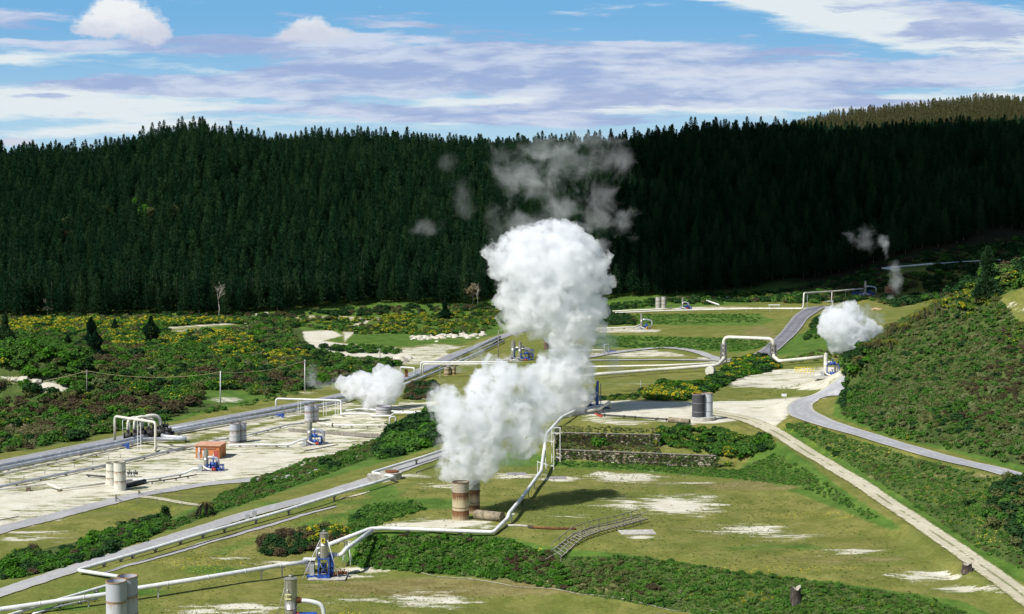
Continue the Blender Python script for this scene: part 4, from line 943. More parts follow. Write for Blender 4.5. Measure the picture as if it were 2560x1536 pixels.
for i, (px, py, hh, lb) in enumerate(((2195,875,2.2,'leaning tree fern low on the left shoulder of the hill'),(2225,880,2.6,'shaggy tree fern in the middle of the left shoulder'),(2170,880,2.0,'orange-tinged tree fern at the left shoulder of the hill'),(2262,835,2.2,'tree fern above the shaggy group on the shoulder'),(2150,910,1.6,'small fern right of the blue wellhead'))):
    tree_fern(px, py, hh, 2.6, lb, False, 20+i, m_fern if i % 2 else m_fern_d)
def bare_tree(px, py, h, label, seed, mat, name='bare_tree', leafy=False, leafmat=None):
    p = Q(px, py); t = empty(name, p, label, 'tree'); r = random.Random(seed); mb = MB(); tips = []
    def grow(a, d, L, rad, lev):
        b = a+d*L; mb.rings([a, (a+b)/2+Vector((r.gauss(0,.04),r.gauss(0,.04),0))*L, b], [rad, rad*.8, rad*.6], 5); tips.append(b)
        if lev > 0:
            for k in range(3 if lev > 1 else 4):
                nd = (d+Vector((r.gauss(0,.6), r.gauss(0,.6), r.gauss(.15,.3)))).normalized(); grow(a+(b-a)*r.uniform(.45,1), nd, L*r.uniform(.45,.7), rad*.55, lev-1)
    grow(p-Vector((0,0,.2)), Vector((0,0,1)), h*.5, h*.016+.03, 3); mb.build('trunk', mat, t)
    if leafy:
        V_ = []; Fc = []; q = np.random.default_rng(seed)
        for tp in tips:
            for k in range(16):
                b = np.array(tp-p)+q.normal(size=3)*.28*h/4; d = q.normal(size=3); e = q.normal(size=3); s = .13*h/3.5; d *= s/np.linalg.norm(d); e *= s/np.linalg.norm(e); i0 = len(V_); V_ += [b-d, b+e, b+d, b-e]; Fc.append((i0,i0+1,i0+2,i0+3))
        mesh_obj('crown', np.array(V_), np.array(Fc), leafmat or m_dark, t)
m_pale = simple_mat('pale_dead_wood', (.30,.27,.22), (.46,.42,.35), 4.)
bare_tree(546,796,17,'pale dead tree standing in front of the forest',1,m_pale); bare_tree(1181,762,11,'pale leafless sapling at the forest edge near the steam',2,m_pale,leafy=True,leafmat=m_tan); bare_tree(120,790,9,'short pale trunk at the left of the forest foot',5,m_pale)
bare_tree(422,1306,3.3,'small dark forked tree beside the lane',3,m_bark,'small_tree',True)
bare_tree(1195,770,12,'thin forked bare tree left of the tall steam',7,m_pale)
def broadleaf(px, py, d, R, kind, label):
    a_, s_ = ray(px, py); x, y = a_*d, d; top = CZ+s_*d; g = ground(x, y); h = max(4, top-g); t = empty('broadleaf_tree', (x, y, g), label, 'tree')
    b = MB(); b.rings([(x,y,g-.3),(x,y,g+h*.5),(x+.3,y,g+h*.85)], [.35,.25,.1], 7); b.build('trunk', m_bark, t)
    c = bpy.data.objects.new('crown', VAR[kind][0]); COL.objects.link(c); c.parent = t; c.location = (0,0,h-R*1.3); c.scale = (R,R,R*1.5)
gd = lambda x, y: next((float(q) for q in np.arange(640, 1100, 4.) if CZ+ray(x,y)[1]*q < float(height(ray(x,y)[0]*q, q))+14), 900.)
for px, py, R, k, lb in ((362,512,5.2,'bright','lime-green broadleaf tree lighting up the middle of the pine slope'),(378,520,4.2,'olive','pale broadleaf tree right of the lime-green one on the pine slope'),(172,545,5.0,'olive','pale olive tree in the pines at the left'),(168,575,3.6,'brown','tawny tree below the pale olive one in the pines'),(264,515,3.,'olive','small pale tree between the two bright clearings'),(432,512,3.,'olive','small olive tree right of the bright clearing'),(340,495,2.8,'bright','small bright tree above the lime-green one')):
    d_ = gd(px, py); broadleaf(px, py, d_-4, R, k, lb)
# ------------------------------------------------------------------ stumps, rocks
def stump(px, py, r0, h, label, seed):
    p = Q(px, py); mb = MB(); n = 18; rr = random.Random(seed); prof = [(1.35,-.25),(1.12,.1),(.98,.5),(.92,.85),(.95,1.)]; vs = []
    lob = [1+.13*math.sin(3*k*6.283/n+seed)+rr.gauss(0,.05) for k in range(n)]
    for j, (q, z) in enumerate(prof):
        for k in range(n):
            t = 6.283*k/n; top = (1+.14*math.sin(2*t+seed)) if j == 4 else 1; vs.append(p+Vector((math.cos(t)*q*lob[k]*r0, math.sin(t)*q*lob[k]*r0, z*h*top)))
    fs = [(j*n+k, j*n+(k+1)%n, (j+1)*n+(k+1)%n, (j+1)*n+k) for j in range(4) for k in range(n)]; mb._add(vs, fs, True)
    t = empty('tree_stump', p, label, 'tree stump'); mb.build('bark', m_stump, t)
    m2 = MB(); top = [Vector(v) for v in vs[-n:]]; c_ = sum(top, Vector())/n; m2._add(top+[c_-Vector((0,0,.06))], [(k,(k+1)%n,n) for k in range(n)], False); m2.build('cut_top', m_pale, t)
m_stump = simple_mat('charred_stump', (.035,.028,.022), (.13,.10,.085), 5., st=(1,1,.25), bump=.05)
stump(1988,1506,.62,1.9,'tall dark stump in the weeds of the foreground bank',1); stump(2416,1428,.62,1.0,'grey stump on the grass beside the pumice track',2)
def rock(p, s, mat, label, seed, name='rock', cat='rock', group=None, flat=.6):
    import bmesh
    bm = bmesh.new(); bmesh.ops.create_icosphere(bm, subdivisions=2, radius=1)
    for v in bm.verts:
        v.co *= 1+.35*mnoise.noise(v.co*1.3+Vector((seed*3.1,seed,0))); v.co.z *= flat
    me = bpy.data.meshes.new(name); bm.to_mesh(me); bm.free(); me.materials.append(mat)
    o = bpy.data.objects.new(name, me); COL.objects.link(o); o.location = p; o.scale = (s, s, s); o.rotation_euler = (0,0,seed); return tag(o, label, cat, group)
m_rock = simple_mat('pale_rubble', (.42,.38,.29), (.64,.60,.50), 1.5, bump=.08)
for i in range(58):
    t = i/57; px = 1028+t*180+rng.normal()*5; py = 846-t*8+rng.normal()*3.2
    rock(Q(px, py), float(rng.uniform(.7,1.7)), m_rock, 'pale rubble stone in the line of rocks beyond the road', i, group='line of rubble stones', flat=.55)
rock(Q(992,905), 4.2, m_rock, 'large pale heap of quarry spoil beside the cleared track', 3, 'spoil_heap', 'earth mound', flat=.5)
rock(Q(1012,898), 3.2, m_rock, 'smaller heap of spoil right of the large one', 4, 'spoil_heap', 'earth mound', flat=.5)
for i,(px,py,s) in enumerate(((60,952,2.),(90,955,1.6),(40,950,1.4),(640,790,1.6),(665,785,1.3),(628,795,1.1))): rock(Q(px,py), s, m_rock, 'pale boulder among brush at the '+('left scrub clearing' if px < 200 else 'forest foot'), i+50, group='boulders at the left clearing' if px < 200 else 'boulders at the forest foot')
rock(Q(2192,775), 2.2, simple_mat('ochre_earth',(.35,.24,.13),(.5,.36,.2),1.), 'ochre mound of earth in front of the thin wisp', 9, 'earth_mound', 'earth mound', flat=.4)
# ------------------------------------------------------------------ plant and pipework materials
def pipe_mat(name, c1, c2, dirt, rough, metal=0.):
    m, nt = new_mat(name); B = NB(nt); O = B.pos(); n = B.noise(O, 1.1, 5, .65); n2 = B.noise(O, .25, 3, .5)
    nz = B.n('ShaderNodeSeparateXYZ'); nt.links.new(B.n('ShaderNodeNewGeometry').outputs['Normal'], nz.inputs[0])
    c = B.mix(B.ss(n, .35, .65), c1, c2); c = B.mix(B.ss(B.add(n, B.mul(B.sub(n2,.5),.8)), .56, .78, 0., .65), c, dirt)
    B.out(B.bsdf(c, rough, metal, .4)); return m
m_cream = pipe_mat('cream_paint', (.62,.59,.48), (.76,.74,.65), (.40,.33,.22), .5)
m_white = pipe_mat('white_paint', (.62,.62,.59), (.78,.78,.76), (.42,.39,.32), .45)
m_clad = simple_mat('aluminium_cladding', (.46,.47,.50), (.62,.63,.66), .8, .38, .45, st=(1,1,.4))
m_steelv = simple_mat('stainless_vessel', (.30,.285,.24), (.52,.50,.44), 2.2, .36, .55, st=(3,3,.3))
m_blue = simple_mat('blue_paint', (.015,.04,.22), (.03,.11,.42), 2.5, .4, spec=.5)
m_rust = simple_mat('rusty_steel', (.10,.035,.018), (.24,.10,.04), 3., .85, bump=.02)
m_dark = m_dark
m_dsteel = simple_mat('dark_steel', (.035,.032,.03), (.09,.085,.08), 3., .6)
m_black = simple_mat('black_pipe', (.015,.015,.017), (.04,.04,.045), 3., .5)
m_conc = simple_mat('concrete', (.34,.32,.27), (.52,.50,.44), 1.4, .9, bump=.02)
m_concd = simple_mat('stained_concrete', (.16,.13,.09), (.34,.28,.19), 1.6, .9, bump=.02)
m_wood = simple_mat('grey_timber', (.17,.155,.13), (.32,.29,.25), 3., .9, st=(1,1,.3))
m_orange = simple_mat('terracotta_wall', (.50,.17,.06), (.62,.24,.09), .5, .8)
m_roof = simple_mat('faded_terracotta_roof', (.50,.27,.17), (.62,.36,.24), .6, .8)
m_red = simple_mat('brick_red_door', (.36,.07,.05), (.46,.11,.08), 1., .7)
m_yel = simple_mat('yellow_paint', (.62,.50,.03), (.74,.62,.05), 2., .5)
m_signy = simple_mat('yellow_sign', (.80,.62,.03), (.86,.68,.04), 1., .5); m_signp = simple_mat('pale_yellow_sign', (.80,.72,.36), (.84,.77,.42), 1., .5)
m_ink = simple_mat('black_lettering', (.012,.012,.012), (.02,.02,.02), 1., .6)
m_redp = simple_mat('red_paint', (.42,.06,.03), (.52,.09,.05), 1.5, .5)
m_pvc = simple_mat('dull_grey_lid', (.20,.19,.19), (.32,.30,.30), 2., .7)
def stack_mat(name, base, base2, rust, amount, zb=(.33,.66), upper=None, streak=5.):
    """timber-stave silencer wall: vertical staves, rust running down from the hoops"""
    m, nt = new_mat(name); B = NB(nt); O = B.obj(); s = B.n('ShaderNodeSeparateXYZ'); nt.links.new(O, s.inputs[0])
    hh = B.attr('hgt'); an = B.m('ARCTAN2', s.outputs[1], s.outputs[0])
    cv = B.n('ShaderNodeCombineXYZ'); B.put(cv.inputs[0], B.mul(an, streak)); B.put(cv.inputs[1], B.mul(hh, .6)); st = B.noise(cv.outputs[0], 1.6, 4, .65)
    cv2 = B.n('ShaderNodeCombineXYZ'); B.put(cv2.inputs[0], B.mul(an, streak*3.2)); B.put(cv2.inputs[1], B.mul(hh, .5)); st2 = B.noise(cv2.outputs[0], 1.8, 3, .6)
    c = B.mix(B.ss(st2, .35, .65), base, base2)
    if upper: c = B.mix(B.ss(hh, zb[1]-.005, zb[1]+.005), c, upper)
    lowf = 0
    for z in zb:
        below = B.mul(B.ss(B.sub(z, hh), -.004, .004), B.ss(B.sub(z, hh), .34, .02)); lowf = B.add(below, lowf) if lowf else below
    r_ = B.ss(B.add(B.mul(lowf, .62), B.mul(B.sub(st, .5), 1.7)), .62-amount*.5, .95-amount*.35)
    c = B.mix(r_, c, B.mix(B.ss(st2,.4,.7), rust, (.10,.04,.02)))
    for z in zb+(1.,):
        c = B.mix(B.ss(B.m('ABSOLUTE', B.sub(hh, z)), .016, .008), c, (.14,.055,.025) if amount > .2 else (.36,.20,.08))
    B.out(B.bsdf(c, .8, 0, .25)); return m
m_hoopd = simple_mat('dark_hoop_iron', (.12,.08,.05), (.24,.15,.09), 2., .8)
m_hoop = simple_mat('hoop_iron', (.26,.21,.16), (.38,.33,.27), 2., .7)
def silencer(label, stacks, mat, base=None, drum=None, inner=None, group=None, rim=None):
    rim = rim or m_hoop
    """stacks: centre x, foot y, top y, width on the photograph"""
    ax = []
    for cx_, by, ty, wp in stacks:
        g = Q(cx_, by); r = wp/2*mpp(g); c = Vector((g.x, g.y+r, ground(g.x, g.y+r))); top = V(cx_, ty, g.y).z; ax.append((c, r, top))
    root = empty('silencer_tower', (ax[0][0].x, ax[0][0].y, ax[0][0].z), label, 'silencer tower', group)
    for c, r, top in ax:
        z0 = c.z-.3; h = top-c.z; mb = MB(); n = 36; prof = []
        mats = mat if not isinstance(mat, (list, tuple)) else mat[ax.index((c, r, top))]
        for t in np.linspace(0, 1, 13): prof.append((r*(1+.012*(t < .33)), -.3 if t == 0 else h*t))
        prof += [(r, h)]+[(r*.93, h), (r*.93, h), (r*.93, h*.35), (r*.93, h*.35), (0.01, h*.35)]
        mb.lathe((c.x, c.y, c.z), prof, n); o = mb.build('stack', mats, root)
        hv = np.array([v.co.z for v in o.data.vertices])
        for v in o.data.vertices: v.co.x -= (c.x-root.location.x); v.co.y -= (c.y-root.location.y); v.co.z -= c.z-root.location.z
        o.location = (c.x-root.location.x, c.y-root.location.y, c.z-root.location.z)
        at = o.data.attributes.new('hgt','FLOAT','POINT'); at.data.foreach_set('value', np.clip((hv-(c.z-root.location.z))/h,0,1).astype(np.float32))
        for f in (.33, .66, .985):
            b2 = MB(); b2.lathe((c.x, c.y, c.z+h*f-.05), [(r*1.0,0),(r*1.035,0),(r*1.035,0),(r*1.035,.1),(r*1.035,.1),(r*1.0,.1)], n); b2.build('hoop', rim, root)
    if base:
        x0, x1, y_, ht = base; g = ax[0][0]; cx_ = sum(a[0].x for a in ax)/len(ax); cy_ = sum(a[0].y for a in ax)/len(ax); w_ = (x1-x0)*mpp(g)
        b = MB(); nn = 8; R = w_/2; b.lathe((cx_, cy_, g.z-.3), [(R,0),(R,ht+.3),(R,ht+.3),(.01,ht+.3)], nn); b.build('plinth', m_conc, root)
    if drum:
        (xa, ya), (xb, yb), wp, dm = drum; a_ = Q(xa, ya, .1); b_ = Q(xb, yb, .1); r = wp/2*mpp(a_); a_.z = ground(a_.x, a_.y)+r*.9; b_.z = ground(b_.x, b_.y)+r*.9
        b_.y = a_.y+(b_.y-a_.y); d = MB(); dv = (b_-a_).normalized(); d.rings([a_, b_], r, 20); d.rings([b_, b_+dv*.12], r*1.06, 20); o = d.build('inlet_drum', dm, root)
    return root
def path3(path):
    out = []; ref = None
    for p in path:
        if isinstance(p, Vector): out.append(p); ref = p; continue
        if p[0] == 'v': q = V(p[1], p[2], ref)          # same distance as the point before
        else: q = Q(p[0], p[1], p[2] if len(p) > 2 else .5)
        out.append(q); ref = q
    return out
def at_px(pts, px):
    """point of a polyline seen at a given column of the photograph"""
    for a, b in zip(pts[:-1], pts[1:]):
        ua = proj(*a)[0]; ub = proj(*b)[0]
        if (ua-px)*(ub-px) <= 0 and ua != ub: return a+(b-a)*((px-ua)/(ub-ua))
    return None
def pipeline(label, path, r, mat, sup=(), bend=1.2, name='pipeline', cat='pipeline', group=None, smat=None, flanges=(), sw=.16, frame=False, n=12):
    pts = path3(path); root = empty(name, (pts[0].x, pts[0].y, ground(pts[0].x, pts[0].y)), label, cat, group)
    mb = MB(); fp_ = fillet(pts, bend); mb.rings(fp_, r, n)
    run = 2.5
    for a_, b_ in zip(fp_[:-1], fp_[1:]):
        L_ = (b_-a_).length; d_ = (b_-a_)/max(L_, 1e-6); t_ = run
        while t_ < L_: mb.cyl(a_+d_*(t_-.06), a_+d_*(t_+.06), r*1.1, n); t_ += 5.5
        run = t_-L_
    mb.build('pipe', mat, root)
    for px in sup:
        q = at_px(pts, px)
        if q is None: continue
        gz = ground(q.x, q.y); s = MB()
        if q.z-r-gz < .15: s.box((q.x, q.y, (q.z-r+gz-.3)/2+.02), (r*3, .35, abs(q.z-r-gz)+.34))
        elif frame:
            for sx_ in (-r*1.8, r*1.8): s.box((q.x+sx_, q.y, (q.z+.3+gz-.3)/2), (sw, sw, q.z+.3-gz+.3))
            s.box((q.x, q.y, q.z-r-.08), (r*4.2, sw, .16))
        else:
            s.box((q.x, q.y, (q.z-r+gz-.3)/2), (sw, sw, q.z-r-gz+.3)); s.box((q.x, q.y, q.z-r-.04), (r*2.2, sw*1.6, .1))
        s.build('support', smat or m_clad, root)
    for px in flanges:
        q = at_px(pts, px)
        if q is None: continue
        q2 = at_px(pts, px+1.5) or at_px(pts, px-1.5); d = (q2-q).normalized(); s = MB(); s.cyl(q-d*.14, q+d*.14, r*1.5, 14); s.build('flange', smat or m_dsteel, root)
    return root
# ---- twin silencers
S_pale = stack_mat('pale_stave_wall', (.60,.58,.48), (.70,.68,.58), (.44,.20,.05), .22)
S_grey = stack_mat('grey_stave_wall', (.44,.44,.46), (.56,.56,.57), (.36,.18,.07), .30, zb=(.08,.60), upper=(.44,.45,.50))
S_rust = stack_mat('rust_streaked_wall', (.44,.36,.21), (.58,.49,.31), (.22,.10,.035), 1.0, zb=(.24,.72), upper=(.40,.35,.26), streak=9.)
S_rust2 = stack_mat('rust_blackened_wall', (.34,.26,.16), (.48,.39,.26), (.16,.07,.03), 1.0, zb=(.24,.72), upper=(.33,.34,.31), streak=9.)
S_dark = stack_mat('dark_grey_wall', (.060,.062,.068), (.075,.077,.084), (.06,.06,.065), .0, zb=(.02,.99)); S_lt = stack_mat('light_grey_wall', (.50,.52,.55), (.56,.58,.60), (.4,.4,.4), .0, zb=(.02,.99))
S_far = stack_mat('far_grey_wall', (.40,.38,.34), (.52,.50,.46), (.36,.22,.12), .3)
S_near = stack_mat('near_grey_wall', (.50,.50,.52), (.60,.60,.61), (.40,.17,.05), .10, zb=(.20,.63), upper=(.47,.48,.51))
silencer('rust-streaked twin silencer towers pouring out thick steam', [(1151,1302,1208,42.5),(1186,1285,1205,27)], (S_rust, S_rust2), drum=((1190,1296),(1254,1303),25,m_concd), rim=m_hoopd)
silencer('dark grey and pale grey twin silencers on a concrete plinth', [(1748,1053,987,32),(1770,1051,984,27)], (S_dark, S_lt), base=(1724,1792,1060,.75), drum=((1724,1060),(1674,1055),14,m_concd), rim=m_pvc)
silencer('cream twin silencers with orange rust bands in the lower left yard', [(276,1215,1159,28),(296,1228,1157,30)], S_pale, drum=((312,1219),(361,1208),12,m_black))
silencer('grey twin silencers with a rusty hoop behind the terracotta building', [(585,1109,1060,26),(604,1106,1058,21)], S_grey)
silencer('grey and rusty twin silencers under the long white pipe arch', [(771,1058,1014,22),(787,1056,1012,18)], S_grey)
silencer('pale twin silencers cut off by the bottom edge of the frame', [(285.5,1600,1458,52),(313,1585,1446,52)], S_near)
silencer('small far twin silencers against the black forest', [(1646,772,743,13),(1660,771,742,12)], S_far)
silencer('small rusty steaming silencer box on the far right slope', [(2222,742,716,17),(2233,741,716,14)], stack_mat('orange_rust_wall',(.28,.12,.05),(.36,.18,.09),(.30,.12,.05),.8))
silencer('brown silencer tower half lost in the steam beside the central wellhead', [(1366,876,848,13)], stack_mat('brown_wall',(.11,.07,.05),(.16,.11,.08),(.1,.06,.04),.5))
silencer('rusty silencer in the haze of steam left of the plume', [(1118,940,918,16),(1133,938,917,13)], S_rust)
silencer('squat steaming silencer under the compact cloud', [(958,1040,1018,40)], S_grey)
# ---- wellhead separators
def letters(txt, c, size, nrm, root_part, mat):
    cu = bpy.data.curves.new('lettering', 'FONT'); cu.body = txt; cu.size = size; cu.align_x = 'CENTER'; cu.align_y = 'CENTER'; cu.extrude = .006; cu.offset = .025*size
    o = bpy.data.objects.new('tmp_text', cu); COL.objects.link(o); dg = bpy.context.evaluated_depsgraph_get(); me = bpy.data.meshes.new_from_object(o.evaluated_get(dg)); bpy.data.objects.remove(o)
    me.materials.clear(); me.materials.append(mat); q = bpy.data.objects.new('lettering', me); COL.objects.link(q); q.parent = root_part; return q
def tower(label, px, by, ty, wp, legs=None, sign=None, cap=True, guy=None, taper=1.0, mat=None, parts=None, name='wellhead_separator'):
    g = Q(px, by); r = wp/2*mpp(g); zt = V(px, ty, g.y).z; c = Vector((g.x, g.y+r, 0)); zb = legs if legs is not None else ground(c.x, c.y)+.3
    root = empty(name, (c.x, c.y, ground(c.x, c.y)), label, 'wellhead separator'); h = zt-zb
    mb = MB(); k = .42 if cap else 0
    prof = [(.01,0),(r*taper,0),(r*taper,0),(r*taper,h*.44),(r*taper,h*.44),(r*taper*1.03,h*.44),(r*taper*1.03,h*.46),(r*taper*.99,h*.46),(r,h*.62),(r,h-k*1.1),(r,h-k*1.1),(r*1.04,h-k*1.1),(r*1.04,h-k*.95),(r*1.04,h-k*.95),(r*.5,h-k*.62),(r*.3,h-k*.6),(r*.3,h-k*.6),(r*.3,h-k*.2),(r*.36,h-k*.2),(r*.36,h),(.01,h)]
    mb.lathe((c.x, c.y, zb), prof, 28); mb.build('vessel', mat or m_steelv, root)
    if sign:
        txt, sx_, sy_, sw_, sh_, smt = sign; q = V(sx_, sy_, g.y); W_, H_ = sw_*mpp(g), sh_*mpp(g); yf = c.y-math.sqrt(max(r*r-(q.x-c.x)**2, 0))-.10
        b = MB(); b.box((q.x, yf, q.z), (W_, .03, H_)); s = b.build('sign', smt, root)
        l = letters(txt, None, H_*(.98 if len(txt) == 1 else .72), None, s, m_ink); l.rotation_euler = (math.pi/2,0,0); o_ = root.location; l.location = (q.x-o_.x, yf-.021-o_.y, q.z-o_.z)
        b = MB(); b.box((q.x, yf+.05, q.z), (W_*.3, .08, H_*.3)); b.build('bracket', m_dsteel, root)
    if guy:
        for (xa, ya, xb, yb) in guy:
            A_ = V(xa, ya, g.y+r*.3); B_ = Q(xb, yb, .05); b = MB(); b.cyl(A_, B_, .045, 6); b.build('guy_rod', m_white, root)
    return root, c, r, zb, zt
def blue_frame(root, c, w_, d_, z0, z1, mat=None, cross=True, t=.16, name='frame'):
    b = MB(); hx, hy = w_/2, d_/2
    for x in (-hx, hx):
        for y in (-hy, hy): b.box((c.x+x, c.y+y, (z0+z1)/2), (t, t, z1-z0))
    for z in (z0+t, z1-t/2):
        for y in (-hy, hy): b.box((c.x, c.y+y, z), (w_-t-.006, t*.9, t))
        for x in (-hx, hx): b.box((c.x+x, c.y, z), (t*.9, d_-t-.006, t))
    if cross:
        for y in (-hy, hy):
            b.bar((c.x-hx+t/2, c.y+y, z0+t*1.2), (c.x+hx-t/2, c.y+y, z1-t), t*.55); b.bar((c.x+hx-t/2, c.y+y+.01, z0+t*1.2), (c.x-hx+t/2, c.y+y+.01, z1-t), t*.5)
    return b.build(name, mat or m_blue, root)
def valve(root, c, r, mat=None, wheel=True, horizontal=True, name='valve'):
    b = MB(); c = Vector(c); b.cyl(c-Vector((r*1.4,0,0)), c+Vector((r*1.4,0,0)), r, 12)
    for s in (-1.4, 1.4): b.cyl(c+Vector((s*r-.05,0,0)), c+Vector((s*r+.05,0,0)), r*1.45, 14)
    b.cyl(c, c+Vector((0,0,r*2.4)), r*.32, 8)
    if wheel: b.cyl(c+Vector((0,0,r*2.4)), c+Vector((0,0,r*2.55)), r*1.0, 14)
    return b.build(name, mat or m_blue, root)
# the tower marked B
root, c, r, zb, zt = tower('silver separator tower on a blue frame with a yellow sign reading B', 809.5, 1446, 1328, 21.5, sign=('B', 808, 1352, 9.6, 12.6, m_signy), guy=((799.5,1351,756,1449),(819,1351,846.5,1447),(803,1353,790,1385)), legs=V(810,1397,Q(810,1446)).z)
g0 = ground(c.x, c.y); blue_frame(root, c, 1.5, 1.5, g0, zb+.05)
b = MB(); b.box((c.x, c.y-.85, g0+.22), (1.75, .5, .5)); b.build('blue_skid', m_blue, root)
valve(root, (c.x, c.y-.2, g0+1.0), .42, m_dsteel); b = MB(); b.box((c.x-.05, c.y+.2, g0+1.5), (.7,.7,.9)); b.build('master_valve', m_blue, root)
b = MB(); b.box((c.x+1.05, c.y+.5, g0+1.7), (.45,.9,2.9)); b.build('blue_ladder', m_blue, root)
b = MB(); b.box((c.x+.5, c.y, g0+.04), (5.3, 3.4, .12)); b.build('slab', m_conc, root)
b = MB(); b.rings(fillet([c+Vector((-.3,0,zt-2.6)), c+Vector((-1.0,0,zt-2.6)), c+Vector((-1.0,0,zt-4.3))], .3), .2, 10); b.build('side_pipe', m_clad, root)
b = MB(); b.rings(fillet([c+Vector((-1.1,.7,zb+.3)), c+Vector((.3,.9,zb+.3)), c+Vector((2.3,.9,zb+.1)), c+Vector((2.9,1.2,zb+.9)), V(930,1327,c.y+9)], .6), .33, 12); b.build('outlet_pipe', m_white, root)
pC = [Vector((c.x-1.0, c.y+.7, zb+.25)), Vector((c.x-1.35,c.y+.8,zb+.4))]
b = MB(); b.cyl(c+Vector((1.9,-.1,g0-c.z+.2)) , c+Vector((1.9,-.1,g0+1.5)), .12, 8)
for k in range(3): valve(root, (c.x+1.7+.55*k, c.y-.1+.3*k, g0+.5+.15*(k%2)), .2, m_rust)
# grey boxes beside the tower B
b = MB(); q = Q(780,1444); b.box((q.x, q.y, q.z+.95), (.62,.5,1.7)); t_ = empty('cabinet', (q.x,q.y,q.z), 'slim grey cabinet on a blue base left of the tower marked B', 'cabinet'); b.build('body', m_clad, t_); b2 = MB(); b2.box((q.x-.05, q.y, q.z+.15), (1.3,.8,.35)); b2.build('blue_base', m_blue, t_)
q = Q(785,1438); yb_ = q.y+1.6; b = MB(); zt_ = V(775,1399,yb_).z; b.box((V(775,1399,yb_).x, yb_, (zt_+ground(q.x,yb_))/2-.1), (1.25,1.0,zt_-ground(q.x,yb_)+.2)); t_ = empty('housing', (q.x,yb_,q.z), 'large grey steel housing at the end of the white pipeline', 'equipment housing'); b.build('body', m_pvc, t_)
b = MB(); b.box((V(775,1399,yb_).x-.1, yb_, zt_+.06), (1.75,1.3,.16)); b.build('lid', m_white, t_)
# the tower marked 108
root, c, r, zb, zt = tower('silver separator tower with a pale sign reading 108 at the bottom edge', 725.5, 1600, 1442, 33, sign=('108', 720, 1492.5, 15.4, 14.6, m_signp), guy=((711,1472,690,1552),(730,1472,742,1570),(728,1472,760,1562)), legs=None, taper=.92)
g0 = ground(c.x, c.y); q1 = V(741, 1501, c.y); b = MB(); b.rings(fillet([q1, V(775,1503,c.y), V(806,1512,c.y), V(812,1545,c.y), V(812,1600,c.y)], 1.6, 8), .27, 14); b.build('outlet_pipe', m_white, root)
b = MB(); b.cyl(q1-Vector((.1,0,0)), q1+Vector((.42,0,0)), .40, 16); b.cyl(q1+Vector((.44,0,0)), q1+Vector((.62,0,0)), .34, 16); b.build('flange', m_rust, root)
b = MB(); q = V(765,1538,c.y); b.box((q.x, c.y-.2, q.z), (2.6,1.4,.5)); b.build('valve_skid', m_blue, root); b = MB(); q = V(745,1535,c.y); b.box((q.x, c.y-1.0, q.z), (1.2,.3,.25)); b.cyl(q, q+Vector((0,-1,-.4)), .3, 12); b.build('red_valve', m_redp, root)
b = MB(); q = V(719,1476,c.y-r-.05); b.cyl(q, q-Vector((0,.2,0)), .09, 10); b.build('gauge', m_white, root)
# yellow rails by the bottom edge
def rails(label, segs, h, mat, posts=3, name='handrail', r=.04, group=None, mid=True):
    root = None
    for (x1,y1,x2,y2) in segs:
        a = Q(x1,y1); b_ = Q(x2,y2)
        if root is None: root = empty(name, a, label, 'railing', group)
        mb = MB(); mb.cyl(a+Vector((0,0,h)), b_+Vector((0,0,h)), r, 6)
        if mid: mb.cyl(a+Vector((0,0,h*.5)), b_+Vector((0,0,h*.5)), r*.8, 6)
        mb.build('rail', mat, root)
        for k in range(posts):
            p = a+(b_-a)*(k/(posts-1)); p.z = ground(p.x,p.y); mb = MB(); mb.cyl(p-Vector((0,0,.1)), p+Vector((0,0,h)), r, 6); mb.build('post', mat, root)
    return root
rails('yellow guard rails at the bottom edge of the frame', [(848,1555,872,1545),(875,1556,900,1546)], 1.0, m_yel)
def well(label, px, by, ty, wp, side=1, fw=2.6, arm=(3.2,2.2), mat=None, rail=False, fz=1.3, extra=True):
    """a smaller wellhead: silver tower, goose-neck pipe, blue valve skid and spider of pipes"""
    root, c, r, zb, zt = tower(label, px, by, ty, wp, legs=None, mat=mat or m_steelv, guy=None); g0 = ground(c.x, c.y)
    h = zt-g0; s = side; ax, ah = arm
    b = MB(); b.rings(fillet([c+Vector((0,0,g0+h*.60)), c+Vector((s*ax*.55,0,g0+h*.60)), c+Vector((s*ax,0,g0+h*.52)), c+Vector((s*ax,0,g0+h*.10))], ax*.4, 7), r*.62, 12); b.build('gooseneck_pipe', mat or m_clad, root)
    cf = Vector((c.x+s*fw*.55, c.y-r*.4, 0)); blue_frame(root, cf, fw, 1.4, g0, g0+fz, t=.18, cross=False)
    for k in range(3): valve(root, (c.x+s*(.5+fw*.33*k), c.y-r-.35, g0+.55+.35*(k%2)), .30+.08*(k%2), m_blue)
    valve(root, (c.x+s*fw*.5, c.y-.9, g0+fz+.2), .42, m_blue)
    if extra:
        b = MB(); b.rings(fillet([Vector((c.x-s*2.8, c.y-.5, g0+.35)), Vector((c.x-s*1.3, c.y-.5, g0+.5)), Vector((c.x-s*.5, c.y-.9, g0+1.2)), Vector((c.x+s*.3,c.y-1.2,g0+.6)), Vector((c.x+s*1.6, c.y-1.4, g0+.35))], .4), .22, 10); b.build('bypass_pipe', mat or m_cream, root)
        b = MB(); b.box((c.x-s*1.0, c.y-.9, g0+.7), (.8,.8,1.3)); b.build('housing', m_clad, root)
        valve(root, (c.x+s*1.9, c.y-1.3, g0+.45), .24, m_redp)
    b = MB(); b.box((c.x+s*.6, c.y-.4, g0+.02), (fw*2.0, 3.4, .14)); b.build('slab', m_conc, root)
    return root
well('silver wellhead with a long blue skid in front of the terracotta building', 514, 1178, 1122, 12.5, fw=3.4, arm=(2.5,2.4))
well('tall silver wellhead with a white goose-neck below the pipe arch', 773.5, 1113, 1051, 13.5, fw=2.6, arm=(3.2,2.4), fz=2.0)
